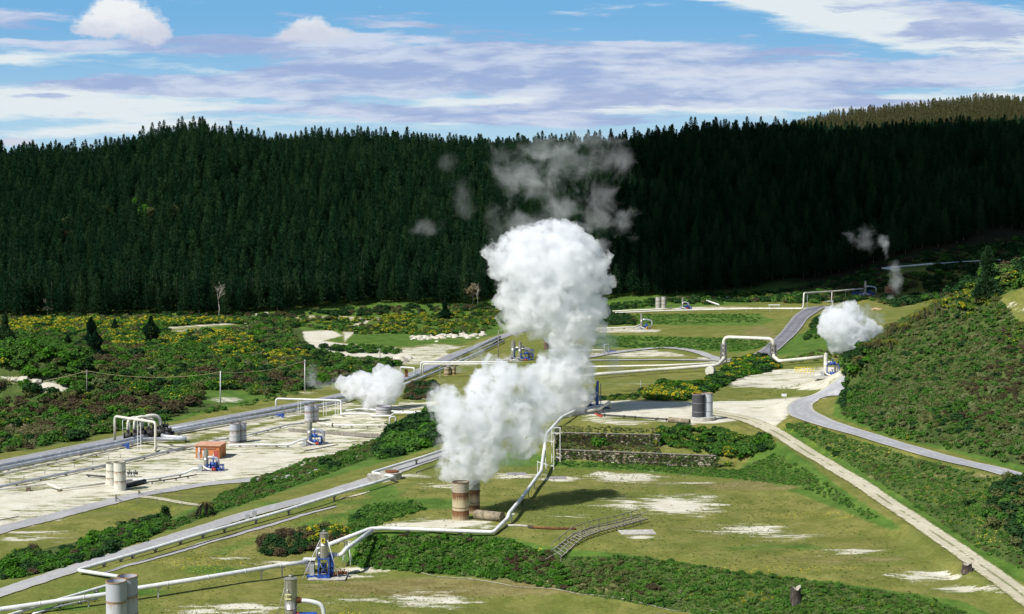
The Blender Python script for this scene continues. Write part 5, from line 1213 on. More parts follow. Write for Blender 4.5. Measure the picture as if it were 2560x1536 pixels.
well('distant silver wellhead with a white goose-neck on the middle pad', 1604, 824, 783, 6, fw=3.4, arm=(4.0,3))
well('small far wellhead beside the small twin silencers', 1707, 774, 744, 5, fw=3.6, arm=(2.6,2.4))
well('far wellhead with a squared white pipe on the shaded slope', 2164, 739, 702, 6, fw=3.6, arm=(4.8,3))
well('white wellhead and blue frame at the foot of the steep hill', 2065, 942, 882, 10, fw=3.0, arm=(2.4,2.6), mat=m_cream, fz=3.2)
well('blue and white wellhead half hidden in steam beside the white yard', 1492, 1024, 962, 7, side=-1, fw=2.4, arm=(1.6,2.4), mat=m_blue, fz=2.4)
# central cluster in the steam
root = well('pair of silver separators on a blue frame behind the tall steam', 1283, 900, 851, 11, fw=6.5, arm=(6,3), mat=m_steelv, fz=3.4)
well('second thinner silver separator of the central cluster in the steam', 1300, 903, 853, 9, fw=4.0, arm=(3,3), mat=m_steelv, fz=2.4)
q = Q(2062,946); t_ = empty('pad', q, 'pink-edged round concrete pad under the white wellhead', 'concrete pad'); b = MB(); b.lathe((q.x,q.y+1.2,q.z-.1), [(2.6,0),(2.6,.35),(2.6,.35),(2.2,.42),(.01,.42)], 24); b.build('slab', m_conc, t_)
rails('yellow railing left of the white wellhead at the hill foot', [(1987,935,2035,935),(1987,930,2035,929)], 1.2, m_yel, 7, r=.07); rails('pale yellow railing beside the distant middle-pad wellhead', [(1616,826,1640,823)], 1.2, m_yel, 5, r=.09)
# ---- terracotta building
A0 = Q(489,1146); B0 = Q(549,1148); C0 = Q(570,1143); zt = V(549,1116,B0.y).z
gz = min(A0.z,B0.z)-.3; dx = (B0-A0); dx.z = 0; L = dx.length; ux = dx.normalized(); uy = Vector((-ux.y,ux.x,0)); Dp = 5.2; Hh = zt-gz
root = empty('building', (A0.x,A0.y,gz+.3), 'small terracotta-coloured flat-roofed building in the yard', 'building')
mb = MB(); mb._add([A0.xy.to_3d()+Vector((0,0,gz)), B0.xy.to_3d()+Vector((0,0,gz)), (B0+uy*Dp).xy.to_3d()+Vector((0,0,gz)), (A0+uy*Dp).xy.to_3d()+Vector((0,0,gz))]+[ (q).xy.to_3d()+Vector((0,0,gz+Hh)) for q in (A0,B0,B0+uy*Dp,A0+uy*Dp)], [(0,1,5,4),(1,2,6,5),(2,3,7,6),(3,0,4,7),(4,5,6,7)], False); mb.build('wall', m_orange, root)
cc = (A0+B0)/2+uy*Dp/2; rz = math.atan2(ux.y,ux.x); mb = MB(); mb.box((cc.x,cc.y,gz+Hh+.11), (L+.5,Dp+.5,.2), rz); mb.build('roof', m_roof, root)
def onwall(s, z): p = A0+ux*s; return Vector((p.x-uy.x*.04, p.y-uy.y*.04, gz+z))
mb = MB(); mb.box(onwall(L*.86,1.15), (.95,.08,2.0), rz); mb.build('door', m_red, root)
mb = MB(); mb.box(onwall(L*.5,Hh-.45), (L*.66,.3,.09), rz); mb.build('awning', m_roof, root)
mb = MB(); mb.box(onwall(L*.16,Hh-.9), (.35,.3,1.2), rz); mb.build('vent_box', m_white, root)
mb = MB(); mb.box(onwall(L*.98,1.3)+Vector((0,-.02,0)), (.16,.1,Hh-.1), rz); mb.build('corner_trim', m_orange, root)
q = Q(497,1149); b = MB(); b.box((q.x,q.y,q.z+.8), (.5,.4,1.6)); t_ = empty('cabinet', q, 'grey meter cabinet in front of the terracotta building', 'cabinet'); b.build('body', m_clad, t_); b = MB(); b.cyl(q+Vector((1.,0,0)), q+Vector((1.,0,1.9)), .14, 8); b.build('conduit', m_white, t_)
q = Q(534,1147); b = MB(); b.cyl(q-Vector((0,0,.1)), q+Vector((0,0,.9)), .12, 8); b.cyl(q+Vector((0,0,.9)), q+Vector((0,0,1.05)), .15, 8); t_ = b.build('bollard', m_white); tag(t_, 'white bollard beside the red door of the terracotta building', 'bollard')
q = Q(528,1146,0); b = MB(); b.cyl(q-Vector((0,0,.1)), q+Vector((0,0,.8)), .13, 8); b.cyl(q+Vector((-.2,0,.55)), q+Vector((.2,0,.55)), .08, 8); t_ = b.build('hydrant', m_redp); tag(t_, 'small red hydrant by the terracotta building', 'hydrant')
# ------------------------------------------------------------------ pipelines
# along the valley road
def lineoff(pts, dy, h): return [(x, y+dy, h) for x, y in pts]
RB = [(-80,1184),(0,1168),(150,1138),(300,1108),(370,1095)]
pipeline('thick pale pipeline nearest the valley road at the left', [(-80,1181,.9),(0,1165,.9),(150,1135,.9),(300,1105,.9),(345,1095,.9),(380,1086,.9)], .50, m_clad, (20,80,140,200,260))
pipeline('second silver pipeline beside the valley road, running into the loop group', [(-80,1190,.8),(0,1174,.8),(150,1143,.8),(310,1111,.8),(360,1099,.8),(395,1098,.8),(462,1099,.8),(463,1095,.8),(400,1091,.8),(425,1082,.8),(520,1064,.8),(640,1043,.8),(740,1025,.8),(860,1002,.8),(960,968,.8)], .46, m_clad, (20,80,140,200,260,330,500,600,700), bend=2.2)
pipeline('thin pinkish pipe below the two silver roadside pipelines', [(-80,1203,.35),(0,1186,.35),(100,1163,.35),(190,1147,.35),(290,1124,.35)], .2, m_cream, (60,120,185,240), smat=m_rust)
pipeline('silver pipeline following the road from the loop group to the steam', [(430,1074,.9),(560,1050,.9),(700,1023,.9),(800,1002,.9),(900,985,.9),(1010,952,.9),(1090,918,.9),(1170,880,.9),(1250,843,.9)], .46, m_clad, (480,560,640,720,800,1040,1120,1180,1230), bend=2)
pipeline('lower thin pipe beside the road right of the loops', [(445,1084,.3),(560,1064,.3),(700,1040,.3),(820,1018,.3)], .18, m_cream, (520,600,680,760), smat=m_rust)
pipeline('second pale pipe under the double line near the upper road bend', [(1010,962,.8),(1090,930,.8),(1180,890,.8),(1260,852,.8)], .42, m_clad, (1060,1130,1200))
# arches of the loop group
def arch(label, xa, ya, xt, yt, xb, yb, r, mat, bend=1.0, tail=None, head=None, legs=(), group=None, sup=()):
    a = Q(xa, ya, .3); at_ = V(xa, yt, a); b = Q(xb, yb, .3); bt = V(xb, yt, b); bt.z = at_.z
    pts = ([*path3(head)] if head else [])+[a, at_, bt, b]+([*path3(tail)] if tail else [])
    root = empty('pipe_arch', (a.x,a.y,ground(a.x,a.y)), label, 'pipe arch', group); mb = MB(); mb.rings(fillet(pts, bend, 6), r, 14); mb.build('pipe', mat, root)
    for f in sup:
        q = at_+(bt-at_)*f; g = ground(q.x,q.y)
        for s in (-.35,.35):
            s_ = MB(); s_.box((q.x+s, q.y, (q.z-r+g-.2)/2), (.14,.14,q.z-r-g+.2)); s_.build('support', m_white, root)
    return root
arch('tall slim cream arch framing the group of thick loops', 287,1108,0,1041,388.5,1129,.28,m_cream,.9,tail=[(391,1114,1.0),(440,1115,.9),(492,1116,.8)],sup=(.60,))
for i, (xa, xb, yt, y0, r, lb) in enumerate(((320,352,1046,1096,.36,'leftmost dark-footed thick loop inside the cream arch'),(336,372,1044,1095,.36,'second thick loop inside the cream arch'),(352,401,1042,1092,.46,'largest cream loop at the right of the loop group'),(356,384,1050,1090,.42,'short inner loop behind the arch leg'))):
    root = arch(lb, xa, y0, 0, yt, xb, y0-3, r, m_cream, 2.2)
    q = Q(xa, y0, .6); valve(root, q+Vector((0,-.1,.6)), .55, m_dsteel); q = Q(xb, y0-2, .6); valve(root, q+Vector((0,-.1,1.0)), .6, m_dsteel)
    b = MB(); b.cyl(Q(xa,y0,.3), V(xa,y0-22,Q(xa,y0,.3)), r*1.12, 12); b.build('dark_collar', m_dsteel, root)
q = Q(408,1092); root = empty('valve_group', q, 'tangle of black valves at the right foot of the thick loops', 'valve'); 
for k, (dx_, dz_, rr) in enumerate(((0,.7,.6),(1.1,1.6,.5),(-1.2,1.2,.5),(.4,2.6,.45),(-2.4,.8,.45),(1.8,.7,.4),(-.6,2.2,.35))): valve(root, q+Vector((dx_,.2*k-.4,dz_)), rr, m_black if k%2 else m_dsteel)
q = Q(352,1098); root = empty('valve_group', q, 'black valves and pipework between the feet of the loops', 'valve')
for k, (dx_, dz_, rr) in enumerate(((0,.7,.5),(-1.4,.9,.45),(1.4,1.6,.4),(-.4,2.0,.35),(2.4,.6,.4))): valve(root, q+Vector((dx_,.2*k-.4,dz_)), rr, m_dsteel)
rails('thin white gantry frame left of the thick loops', [(307,1093,325,1090)], 4.0, m_white, 2, 'gantry', .07)
q = Q(310,1112,.8); b = MB(); b.box(q+Vector((0,0,-.2)), (2.2,.5,.5)); b.box(q+Vector((1.0,-.3,-.3)), (.5,.5,1.4)); t_ = b.build('pipe_anchor', m_blue); tag(t_, 'blue anchor clamp on the roadside pipes below the cream arch', 'pipe anchor')
# long fence-side pipe
pipeline('long grey pipe crossing the white yard diagonally from the left edge', [(-60,1230,.5),(0,1217,.5),(165,1183,.5),(310,1154,.5),(400,1133,.5),(480,1116,.5)], .27, m_clad, (40,100,165,230,300,360,420), smat=m_dsteel)
pipeline('cream pipe with a kink at the lower left of the yard', [(-60,1230,.9),(0,1224,.9),(118,1210,.9),(150,1222,.5),(262,1209,.5)], .2, m_cream, (70,149), smat=m_concd, sw=.7, bend=.4)
pipeline('white pipe from the cream silencers to the blue-skid wellhead', [(312,1203,.6),(400,1195,.6),(462,1184,.6),(485,1172,1.4),(500,1172,1.4)], .24, m_white, (340,400,450), smat=m_dsteel)
pipeline('thin black pipe to the blue-skid wellhead', [(360,1207,.45),(430,1198,.45),(492,1187,.5)], .12, m_black, (380,410,440,470), smat=m_black)
pipeline('short dark pipe left of the cream silencers', [(217,1188,.4),(262,1192,.4)], .18, m_dsteel, (222,), smat=m_black)
q = Q(323,1193); root = empty('valve_group', q, 'small black and white valve set right of the cream silencers', 'valve'); [valve(root, q+Vector((.6*k-.5,0,.5+.3*(k%2))), .25, m_dsteel if k%2 else m_white) for k in range(4)]
pipeline('white pipe along the yard from the grey silencers to the tall wellhead', [(571,1113,.6),(640,1112,.6),(725,1113,.6),(748,1101,1.6),(768,1099,1.6)], .26, m_white, (600,640,692,720), smat=m_dsteel)
pipeline('grey pipe from the grey silencers up to the arch silencers', [(610,1090,.5),(660,1078,.5),(720,1062,.5),(762,1058,.5)], .2, m_clad, (640,670,700), smat=m_dsteel)
pipeline('short grey pipe between the grey silencers and the road fence', [(500,1110,.5),(550,1100,.5),(572,1097,.5)], .2, m_clad, (530,), smat=m_dsteel)
pipeline('cream pipe ending in a black flange right of the arch silencers', [(795,1058,.7),(830,1063,.7),(975,1064,.7)], .3, m_cream, (850,880,920,950), smat=m_dsteel, flanges=(832,))
arch('long white pipe arch over the roadside pipelines', 690,1029,0,997,853,1037,.25,m_white,.8,tail=[(856,1035,.9),(925,1035,.9),(930,1040,.6),(978,1040,.6),(985,1033,.8),(1066,1033,.8),(1078,1024,1.6),(1092,1020,1.8)],sup=(.36,.75,.93))
q = Q(700,1036,.8); b = MB(); b.box(q+Vector((0,0,-.2)), (2.2,.5,.5)); b.box(q+Vector((.7,-.4,-.3)), (.6,.5,1.3)); t_ = b.build('pipe_anchor', m_blue); tag(t_, 'blue anchor clamp under the long white arch', 'pipe anchor')
pipeline('white pipe passing behind the compact steam cloud', [(860,1028,.9),(900,1022,.9),(1000,1030,.7),(1075,1029,.7)], .24, m_white, (880,1020,1050), flanges=(1009,))
arch('small white pipe loop over a blue valve beside the dark bushes', 974,1072,0,1043,989,1070,.2,m_white,.5)
q = Q(982,1073); root = empty('valve_group', q, 'blue valve at the foot of the small loop', 'valve'); [valve(root, q+Vector((.9*k-.7,0,.35)), .32, m_blue) for k in range(3)]
# low timber retaining edge
def wallbox(name, pts, h, th, mat, label, cat='retaining wall', gap=0):
    P_ = [Q(*p) for p in pts]; root = empty(name, P_[0], label, cat); mb = MB()
    for k in range(gap or 1):
        for a, b in zip(P_[:-1], P_[1:]):
            z = Vector((0,0,h*(k+.5)/(gap or 1))); mb.bar(a+z, b+z, th, h/(gap or 1)*(.8 if gap else 1))
    mb.build('boards', mat, root); return root
wallbox('retaining_wall', [(722,1080),(770,1083),(850,1089),(975,1096)], .9, .25, m_wood, 'low dark timber retaining edge behind the tall wellhead', gap=3)
# lane pipeline
LP = [(1150,1118,1.1),(1060,1150,1.1),(932,1183,1.1),(930,1187,1.1),(983,1194,1.1),(986,1197,1.1),(930,1215,1.1),(850,1240,1.1),(720,1282,1.0),(640,1307,.8),(500,1345,.7),(380,1381,.7),(196,1437,.7),(194,1440,.7),(330,1455,.8)]
pipeline('long white pipeline beside the lane with a sideways jog at the concrete well', [(1150,1112,1.1),(1060,1142,1.1),(929,1182,1.1),(986,1192,1.1),(930,1210,1.1),(850,1233,1.1),(720,1274,1.0),(640,1297,.8),(500,1336,.7),(380,1372,.7),(192,1426,.7),(330,1447,.8)], .27, m_white, (1040,935,835,722,640,560,507,450,388,330,258,300), smat=m_wood, sw=.34, bend=.8)
pipeline('thin dark conduit on the ground along the lane pipeline', [(1150,1142,.12),(1040,1182,.12)], .09, m_dsteel)
pipeline('thin dark conduit beside the gravel strip of the lane', [(840,1262,.15),(720,1296,.15),(600,1330,.15),(500,1360,.15),(380,1395,.15),(236,1440,.15)], .08, m_dsteel, (700,600,500,400,300))
strip('gravel_strip', [(840,1268),(700,1306),(560,1346),(420,1388),(255,1436)], [.8,1.3,1.5,1.4,.6], m_lane, .08, ragged=.5); strip('gravel_strip', [(924,1230),(890,1240),(850,1248)], [.4,1.2,.3], m_track, .08, ragged=.3)
b = MB(); q = Q(979,1203); root = empty('concrete_well', q, 'round concrete well with a rusty lid beside the lane pipeline', 'concrete well'); cyy = q.y+2.; b.lathe((q.x-.3, cyy, ground(q.x,cyy)-.3), [(2.0,0),(2.0,1.75),(2.0,1.75),(1.8,1.75),(.01,1.7)], 20); b.build('wall', m_conc, root)
b = MB(); b.lathe((q.x-.1, cyy, ground(q.x,cyy)+1.47), [(1.25,0),(1.25,.22),(1.25,.22),(.01,.28)], 18); b.build('lid', m_rust, root); b = MB(); b.box((q.x-3.1, cyy-.4, ground(q.x,cyy)+.5), (2.8,1.6,1.3)); b.build('side_chamber', m_conc, root)
for k, px in enumerate((619,636)):
    q = Q(px,1305-7*k*1.2,.0); b = MB(); b.box(q+Vector((0,0,.7)), (.62,.5,1.1)); b.box(q+Vector((0,0,.1)), (.3,.3,.6)); t_ = b.build('meter_box', m_clad); tag(t_, ('left' if k == 0 else 'right')+' one of two small grey boxes standing on the lane pipeline', 'meter box')
q = Q(634,1292); b = MB(); b.cyl(q, q+Vector((0,0,1.3)), .05, 6); t_ = b.build('marker_post', m_wood); tag(t_, 'thin marker post behind the grey boxes on the lane', 'post')
# foreground pipelines
pipeline('thick white pipeline from the left edge to the grey housing', [(-60,1536,1.2),(0,1524,1.2),(120,1507,1.3),(260,1487,1.4),(339,1472,1.6),(500,1447,1.7),(640,1424,1.7),(700,1414,1.8),(770,1405,2.0)], .33, m_white, (55,221,395,653,705), smat=m_clad, bend=.5, flanges=())
pipeline('second white pipe crossing behind the near silencers', [(330,1447,.8),(262,1466,.8),(140,1502,.7),(40,1533,.6),(-20,1552,.6)], .22, m_white, (150,240), smat=m_conc, sw=.5)
pipeline('grey pipe low on the gravel at the bottom left corner', [(245,1497,.3),(160,1513,.3),(80,1536,.3)], .12, m_clad, (110,150,200), smat=m_dsteel)
# the pipe climbing the bank and crossing the paddock
pc = pipeline('silver pipeline climbing the bank and crossing the paddock to the steam', [(822,1362,3.8),(927,1322,1.3),(965,1321,.9),(1100,1326,.6),(1234,1331,.6),(1270,1295,1.0),(1272,1285,1.4),(1310,1238,1.4),(1353,1178,1.6),(1358,1140,2.6),(1366,1085,4.6),(1405,1043,1.6),(1440,1027,1.0),(1500,1015,1.0)], .30, m_white, (1020,1150,1290,1305,1320,1335), bend=.6, smat=m_dsteel)
q0 = Q(862,1415); root = empty('pipe_trestle', q0, 'splayed white trestle legs under the pipe at the tower marked B', 'trestle')
for (xa,ya,xb,yb) in ((862,1357,856,1414),(866,1354,864,1417),(872,1357,877,1418),(868,1354,883,1412),(858,1400,866,1358)):
    b = MB(); B_ = Q(xb,yb); A_ = V(xa,ya,Q(870,1414).y); b.cyl(A_, B_, .06, 6); b.build('leg', m_white, root)
b = MB(); b.bar(V(857,1356,q0.y), V(877,1354,q0.y), .12); b.build('crossbar', m_white, root)
# tall frames by the stone terraces
def hframe(label, x1, y1, x2, y2, yt, bars, dz=0.):
    a = Q(x1,y1); b_ = Q(x2,y2); zt = V(x1,yt,a.y).z; root = empty('pipe_gantry', a, label, 'pipe support frame')
    for p in (a,b_): m_ = MB(); m_.box((p.x,p.y,(p.z-.2+zt)/2), (.14,.14,zt-p.z+.2)); m_.build('leg', m_white, root)
    for yb in bars:
        z = V(x1,yb,a.y).z; m_ = MB(); m_.bar(Vector((a.x-.1,a.y,z)), Vector((b_.x+.1,b_.y,z)), .13); m_.build('crossbar', m_white, root)
hframe('low white frame under the bend of the climbing pipe', 1344,1184,1365,1191,1154,(1154.5,))
hframe('middle white frame below the stone terraces', 1364,1170,1384,1176,1098,(1101,1161))
hframe('tall white frame against the stone terraces', 1379,1156,1400,1156,1069,(1069,1083,1143))
pipeline('concrete pipe section lying on the turf beside the silver pipe', [(1262,1314,.15),(1300,1314,.15),(1320,1316,.15)], .17, m_conc, ())
pipeline('long dark pipe on the turf running to the walkway', [(1322,1318,.2),(1380,1321,.2),(1440,1322,.2)], .16, m_rust, (), flanges=(1324,1330))
pipeline('brown pipe from the blue wellhead to the dark silencer drum', [(1487,1030,1.2),(1502,1037,.5),(1560,1041,.5),(1640,1047,.5),(1672,1049,.5)], .17, m_dsteel, (1512,1560,1588,1640,1666), smat=m_dsteel, flanges=(1512,1560,1588,1644,1666))
pipeline('cream pipework beside the blue wellhead at the white yard', [(1468,1028,.8),(1500,1022,1.0),(1513,1012,1.6),(1524,1006,1.8),(1526,1022,.3)], .3, m_cream, (1490,1508), smat=m_rust, bend=.5)
q = Q(1487,1034); b = MB(); b.cyl(q, Q(1503,1040,.3), .3, 10); t_ = b.build('rusty_elbow', m_redp); tag(t_, 'orange-rusted pipe elbow by the blue wellhead', 'pipe elbow')
q = Q(1494,1018); root = empty('blue_mast', q, 'slim bright blue mast at the edge of the tall steam', 'mast'); b = MB(); b.rings([q, V(1494,953,q.y)], .28, 10); b.build('pole', m_blue, root); b = MB(); b.rings([q+Vector((.7,0,0)), V(1494,960,q.y)+Vector((.7,0,0))], .1, 8); b.build('rod', m_wood, root)
pipeline('two-metre pale pipe following the steam base to the paddock pipe', [(1310,1092,1.2),(1372,1048,1.5),(1390,1035,1.5),(1440,1020,1.2)], .16, m_white, (1330,1350))
# walkway with handrails
A_ = [(1352,1404),(1440,1344),(1500,1326),(1600,1299)]
def walkway():
    L1 = [Q(1380,1386),Q(1432,1345),Q(1475,1330),Q(1540,1316),Q(1597,1300)]; off = Vector((1.0,-2.2,0))
    root = empty('walkway', L1[1], 'grey timber walkway with handrails climbing onto the paddock', 'walkway')
    L2 = [p+Vector((1.2,-1.9,0)) for p in L1]
    for p in L2: p.z = ground(p.x,p.y)
    h0 = .5
    for L, nm in ((L1,1),(L2,2)):
        for a, b_ in zip(L[:-1], L[1:]):
            for z, t in ((h0+1.1,.09),(h0+.02,.14)):
                m_ = MB(); m_.bar(a+Vector((0,0,z)), b_+Vector((0,0,z)), t); m_.build('handrail' if z > 1 else 'bearer', m_wood, root)
            n = 3
            for k in range(n):
                p = a+(b_-a)*(k/n); m_ = MB(); m_.box((p.x,p.y,p.z+(h0+1.1)/2-.1), (.09,.09,h0+1.3)); m_.build('post', m_wood, root)
    m_ = MB()
    for a, b_, c_, d_ in zip(L1[:-1], L1[1:], L2[:-1], L2[1:]):
        for k in range(7):
            t = (k+.5)/7; p = a+(b_-a)*t; q_ = c_+(d_-c_)*t; m_.bar(p+Vector((0,0,h0)), q_+Vector((0,0,h0)), .2, .04)
    m_.build('deck', m_wood, root)
    m_ = MB(); m_.bar(L2[0]+Vector((0,0,1.5)), Q(1356,1402,.3), .07); m_.build('ramp_rail', m_wood, root)
walkway()
q = Q(1600,1338); t_ = empty('slab', q, 'pale concrete slab lying beside the walkway', 'concrete slab'); m_ = MB(); m_.box((q.x-.3,q.y+1.5,q.z+.03), (5.2,2.8,.25), .1); m_.build('slab_top', m_conc, t_)
for lb, (px,py,w_,d_) in (('flat grey concrete slab at the foot of the low pipe frame',(1394,1196,3.2,1.3)),('grey concrete slab left of the climbing pipe',(1292,1186,3.6,1.4))):
    q = Q(px,py); t_ = empty('slab', q, lb, 'concrete slab'); m_ = MB(); m_.box((q.x,q.y,q.z), (w_,d_*2,.22), .1); m_.build('slab_top', m_pvc, t_)
# ---- stone terraces
def gabion(label, P1, P2, h, seed):
    a = Q(*P1); b_ = Q(*P2); L = (b_-a).length; ux = (b_-a).normalized(); nx, nz_ = int(L/.34), max(3, int(h/.3)); rr = np.random.default_rng(seed)
    root = empty('stone_wall', a, label, 'stone wall'); V_ = []; Fc = []
    back = MB(); back.bar(a+Vector((0,.75,h/2-.1)), b_+Vector((0,.75,h/2-.1)), .9, h+.1); back.build('core', m_conc, root)
    for j in range(nz_):
        for i in range(nx):
            if rr.random() < .06: continue
            p = a+(b_-a)*((i+.5*(j%2)+rr.uniform(-.15,.15))/nx); cz_ = ground(p.x,p.y)*0+ (a.z+(b_.z-a.z)*i/nx) + h*(j+.5)/nz_; c_ = np.array([p.x, p.y+.22+rr.uniform(-.05,.06), cz_])-np.array(root.location)
            s = np.array([.17,.16,.14])*rr.uniform(.75,1.15,3); i0 = len(V_)
            base = np.array([[x,y,z] for x in (-1,1) for y in (-1,1) for z in (-1,1)])*s*(1+rr.normal(size=(8,1))*.12)+rr.normal(size=(8,3))*.02; V_ += list(base+c_)
            Fc += [tuple(i0+q for q in f) for f in ((0,1,3,2),(4,6,7,5),(0,4,5,1),(2,3,7,6),(0,2,6,4),(1,5,7,3))]
    o = mesh_obj('stones', np.array(V_), np.array(Fc), m_gab, root)
    g = MB(); g.bar(a+Vector((0,.2,h+.02)), b_+Vector((0,.2,h+.02)), .5, .06); g.build('coping', m_wood, root)
m_gab, nt = new_mat('gabion_stone'); B = NB(nt); gg = B.n('ShaderNodeNewGeometry'); c_ = B.mix(gg.outputs['Random Per Island'], (.30,.245,.17), (.62,.55,.42)); c_ = B.mix(B.ss(B.noise(gg.outputs['Position'],.8,4,.6), .5, .65, 0., .75), c_, (.12,.12,.05)); B.out(B.bsdf(c_, .95))
gabion('upper stone gabion wall of the two overgrown terraces', (1386,1112), (1650,1118), 2.4, 1); gabion('lower stone gabion wall of the two overgrown terraces', (1392,1154), (1790,1170), 2.3, 2)
def face_plants(P1, P2, h, n, kinds, smin, smax):
    a = Q(*P1); b_ = Q(*P2)
    for i in range(n):
        p = a+(b_-a)*rng.random(); REST_W.append((kinds[int(rng.integers(len(kinds)))], (p.x, p.y+.12, p.z+h*rng.random()-.2), float(rng.uniform(smin, smax))))
REST_W = []
face_plants((1392,1112),(1650,1118),2.4,420,['olive','brown','hill','straw','straw'],.22,.5); face_plants((1395,1154),(1790,1170),2.2,480,['olive','brown','hill','straw','low'],.2,.46); face_plants((1700,1163),(1800,1170),2.0,70,['green','hill','olive'],.4,.8)
ms_ = []; P3_ = []; S_ = []; I_ = []
for kd, p, s_ in REST_W:
    me = VAR[kd][int(rng.integers(len(VAR[kd])))]
    if me.name not in SRC: continue
    if me.name not in ms_: ms_.append(me.name)
    P3_.append(p); S_.append(s_); I_.append(ms_.index(me.name))
o = scatter('wall_creepers', P3_, S_, I_, rng.uniform(0,6.28,len(P3_)), [SRC[m_] for m_ in ms_]); tag(o, 'dry grass and creepers growing out of the stone terraces', 'vegetation', kind='stuff')
# ---- pipe bridge
def lattice_tower(root, px1, px2, yb, yt):
    a = Q((px1+px2)/2, yb); wb = (px2-px1)*mpp(a); zt = V(px1,yt,a.y).z; g = ground(a.x,a.y); wt = wb*.75; c = Vector((a.x,a.y,0)); b = MB(); cor = []
    for sx_, sy_ in ((-1,-1),(1,-1),(1,1),(-1,1)): cor.append((c+Vector((sx_*wb/2,sy_*wb/2,g-.2)), c+Vector((sx_*wt/2,sy_*wt/2,zt))))
    for p, q in cor: b.bar(p, q, .16)
    n = 4
    for k in range(n):
        for i in range(4):
            p, q = cor[i]; p2, q2 = cor[(i+1)%4]; u0, u1 = k/n, (k+1)/n; b.bar(p+(q-p)*u0, p2+(q2-p2)*u1, .09); b.bar(p2+(q2-p2)*u0, p+(q-p)*u1, .085); b.bar(p+(q-p)*u1, p2+(q2-p2)*u1, .11)
    b.build('lattice_tower', m_dsteel2, root); return Vector((a.x,a.y,zt))
m_dsteel2 = simple_mat('weathered_grey_steel', (.12,.115,.11), (.22,.21,.20), 3., .6)
q = Q(1808,912); root = empty('pipe_bridge', q, 'big cream pipe portal on two lattice towers over the upper road', 'pipe bridge')
t1 = lattice_tower(root, 1801,1817,911,860); t2 = lattice_tower(root, 1925,1941,905,861)
m_ = MB(); zt = V(1810,843,t1).z; m_.rings(fillet([Q(1420,945,1.),Q(1500,936,1.2),Q(1660,924,1.2),Q(1795,913,1.4),Vector((t1.x,t1.y,ground(t1.x,t1.y)+1.6)),Vector((t1.x,t1.y,zt)),Vector((t2.x,t2.y,zt)),Vector((t2.x,t2.y,ground(t2.x,t2.y)+1.6)),Q(1948,904,1.4),Q(2000,899,1.3),Q(2058,893,1.6)],1.8,7), .52, 16); m_.build('pipe', m_cream, root)
for px, py in ((1560,933),(1660,926),(1740,921),(1980,902),(2030,898)): g = Q(px,py,.5); b = MB(); b.box((g.x,g.y,ground(g.x,g.y)+.3), (.9,.3,.9)); b.build('support', m_concd, root)
pipeline('thinner white pipeline running level behind the big portal pipe', [(1420,918,1.1),(1500,917,1.1),(1660,914,1.1),(1806,907,1.1)], .3, m_cream, (1480,1560,1640,1720,1790), smat=m_wood)
pipeline('double white line crossing over the valley road into the steam', [(1052,943,.4),('v',1053,906),(1160,906,4.6),(1270,905,4.4)], .28, m_white, (1100,1190), bend=.8)
pipeline('lower line of the double white pipes by the road', [(1057,944,.4),('v',1057,911),(1160,911,4.2),(1250,910,4.0)], .22, m_cream, (), bend=.8)
arch('small white goalpost pipe at the road edge', 1001,942,0,918,1036,945,.25,m_white,.6)
q = Q(1016,944); b = MB(); b.box(q+Vector((0,0,1.3)), (.9,.6,2.6)); t_ = b.build('post_box', m_rust); tag(t_, 'dark rusty post under the small goalpost pipe', 'post')
pipeline('white pipe low behind the left of the steam', [(1178,942,.8),(1232,946,.8),(1240,948,.8)], .2, m_white, (1200,)); pipeline('grey conveyor-like pipe sloping behind the steam', [(1180,940,1.),(1222,924,1.5)], .25, m_clad, (1190,1205,1215), smat=m_white)
for (lb, pts, r) in (('upper white pipe left of the brown silencer in the steam', [(1372,865,1.2),(1455,864,1.2)], .3),('long white pipe in front of the loop road', [(1372,877,1.0),(1450,876,1.0),(1512,876,1.0)], .32)):
    pipeline(lb, pts, r, m_cream, (1400,1430))
arch('small white goalpost on the pad beside the tall steam', 1511,886,0,862,1522,884,.16,m_white,.3); q = Q(1528,881); b = MB(); b.box(q+Vector((0,0,.3)), (3,.6,.6)); t_ = b.build('blue_valve', m_blue); tag(t_, 'flat blue valve beside the small goalpost', 'valve')
# far lines
pipeline('white pipeline to the middle-pad wellhead', [(1440,823,.9),(1520,821,.9),(1590,818,.9),(1600,812,1.6)], .32, m_cream, (1500,1530,1560), smat=m_dsteel)
pipeline('long far white pipeline rising over a tall post towards the shaded slope', [(1440,790,1.2),(1500,784,1.2),(1650,778,1.2),(1760,775,1.2),(1900,772,1.2),(2008,772,1.0),('v',2010,733),(2080,729,5.5),(2160,722,3.0)], .33, m_cream, (1560,1640,1720,1800,1866,1925,1980,2018,2079,2113), bend=1.2)
pipeline('second far white pipe above the long one', [(1440,784,1.),(1560,777,1.),(1650,773,1.),(1680,771,1.)], .28, m_cream, (1500,1600))
pipeline('zigzag white pipe in front of the black forest', [(1797,762,.8),(1761,750,1.0),(1816,744,1.),(1880,740,1.)], .32, m_white, (1770,1790), bend=1.)
pipeline('pale pipe high on the shaded right slope', [(2330,660,1.6),(2205,671,1.8),(2232,674,1.2)], .40, m_white, (2250,2290,2320), bend=.6)
pipeline('broken glimpses of a pipe high on the far right slope', [(2335,660,1.8),(2400,655,1.8),(2500,650,1.8)], .22, m_white, (2360,2400,2440,2480))
q = Q(2472,655); b = MB(); b.cyl(q, q+Vector((0,0,3.6)), .3, 10); b.cyl(q+Vector((0,0,1.4)), q+Vector((2,0,1.4)), .2, 8); t_ = b.build('vent_pipe', m_white); tag(t_, 'small white vent high on the far right slope', 'vent pipe')
q = Q(2146,741); root = empty('cooling_rack', q, 'row of blue panels beside the far shaded wellhead', 'equipment rack')
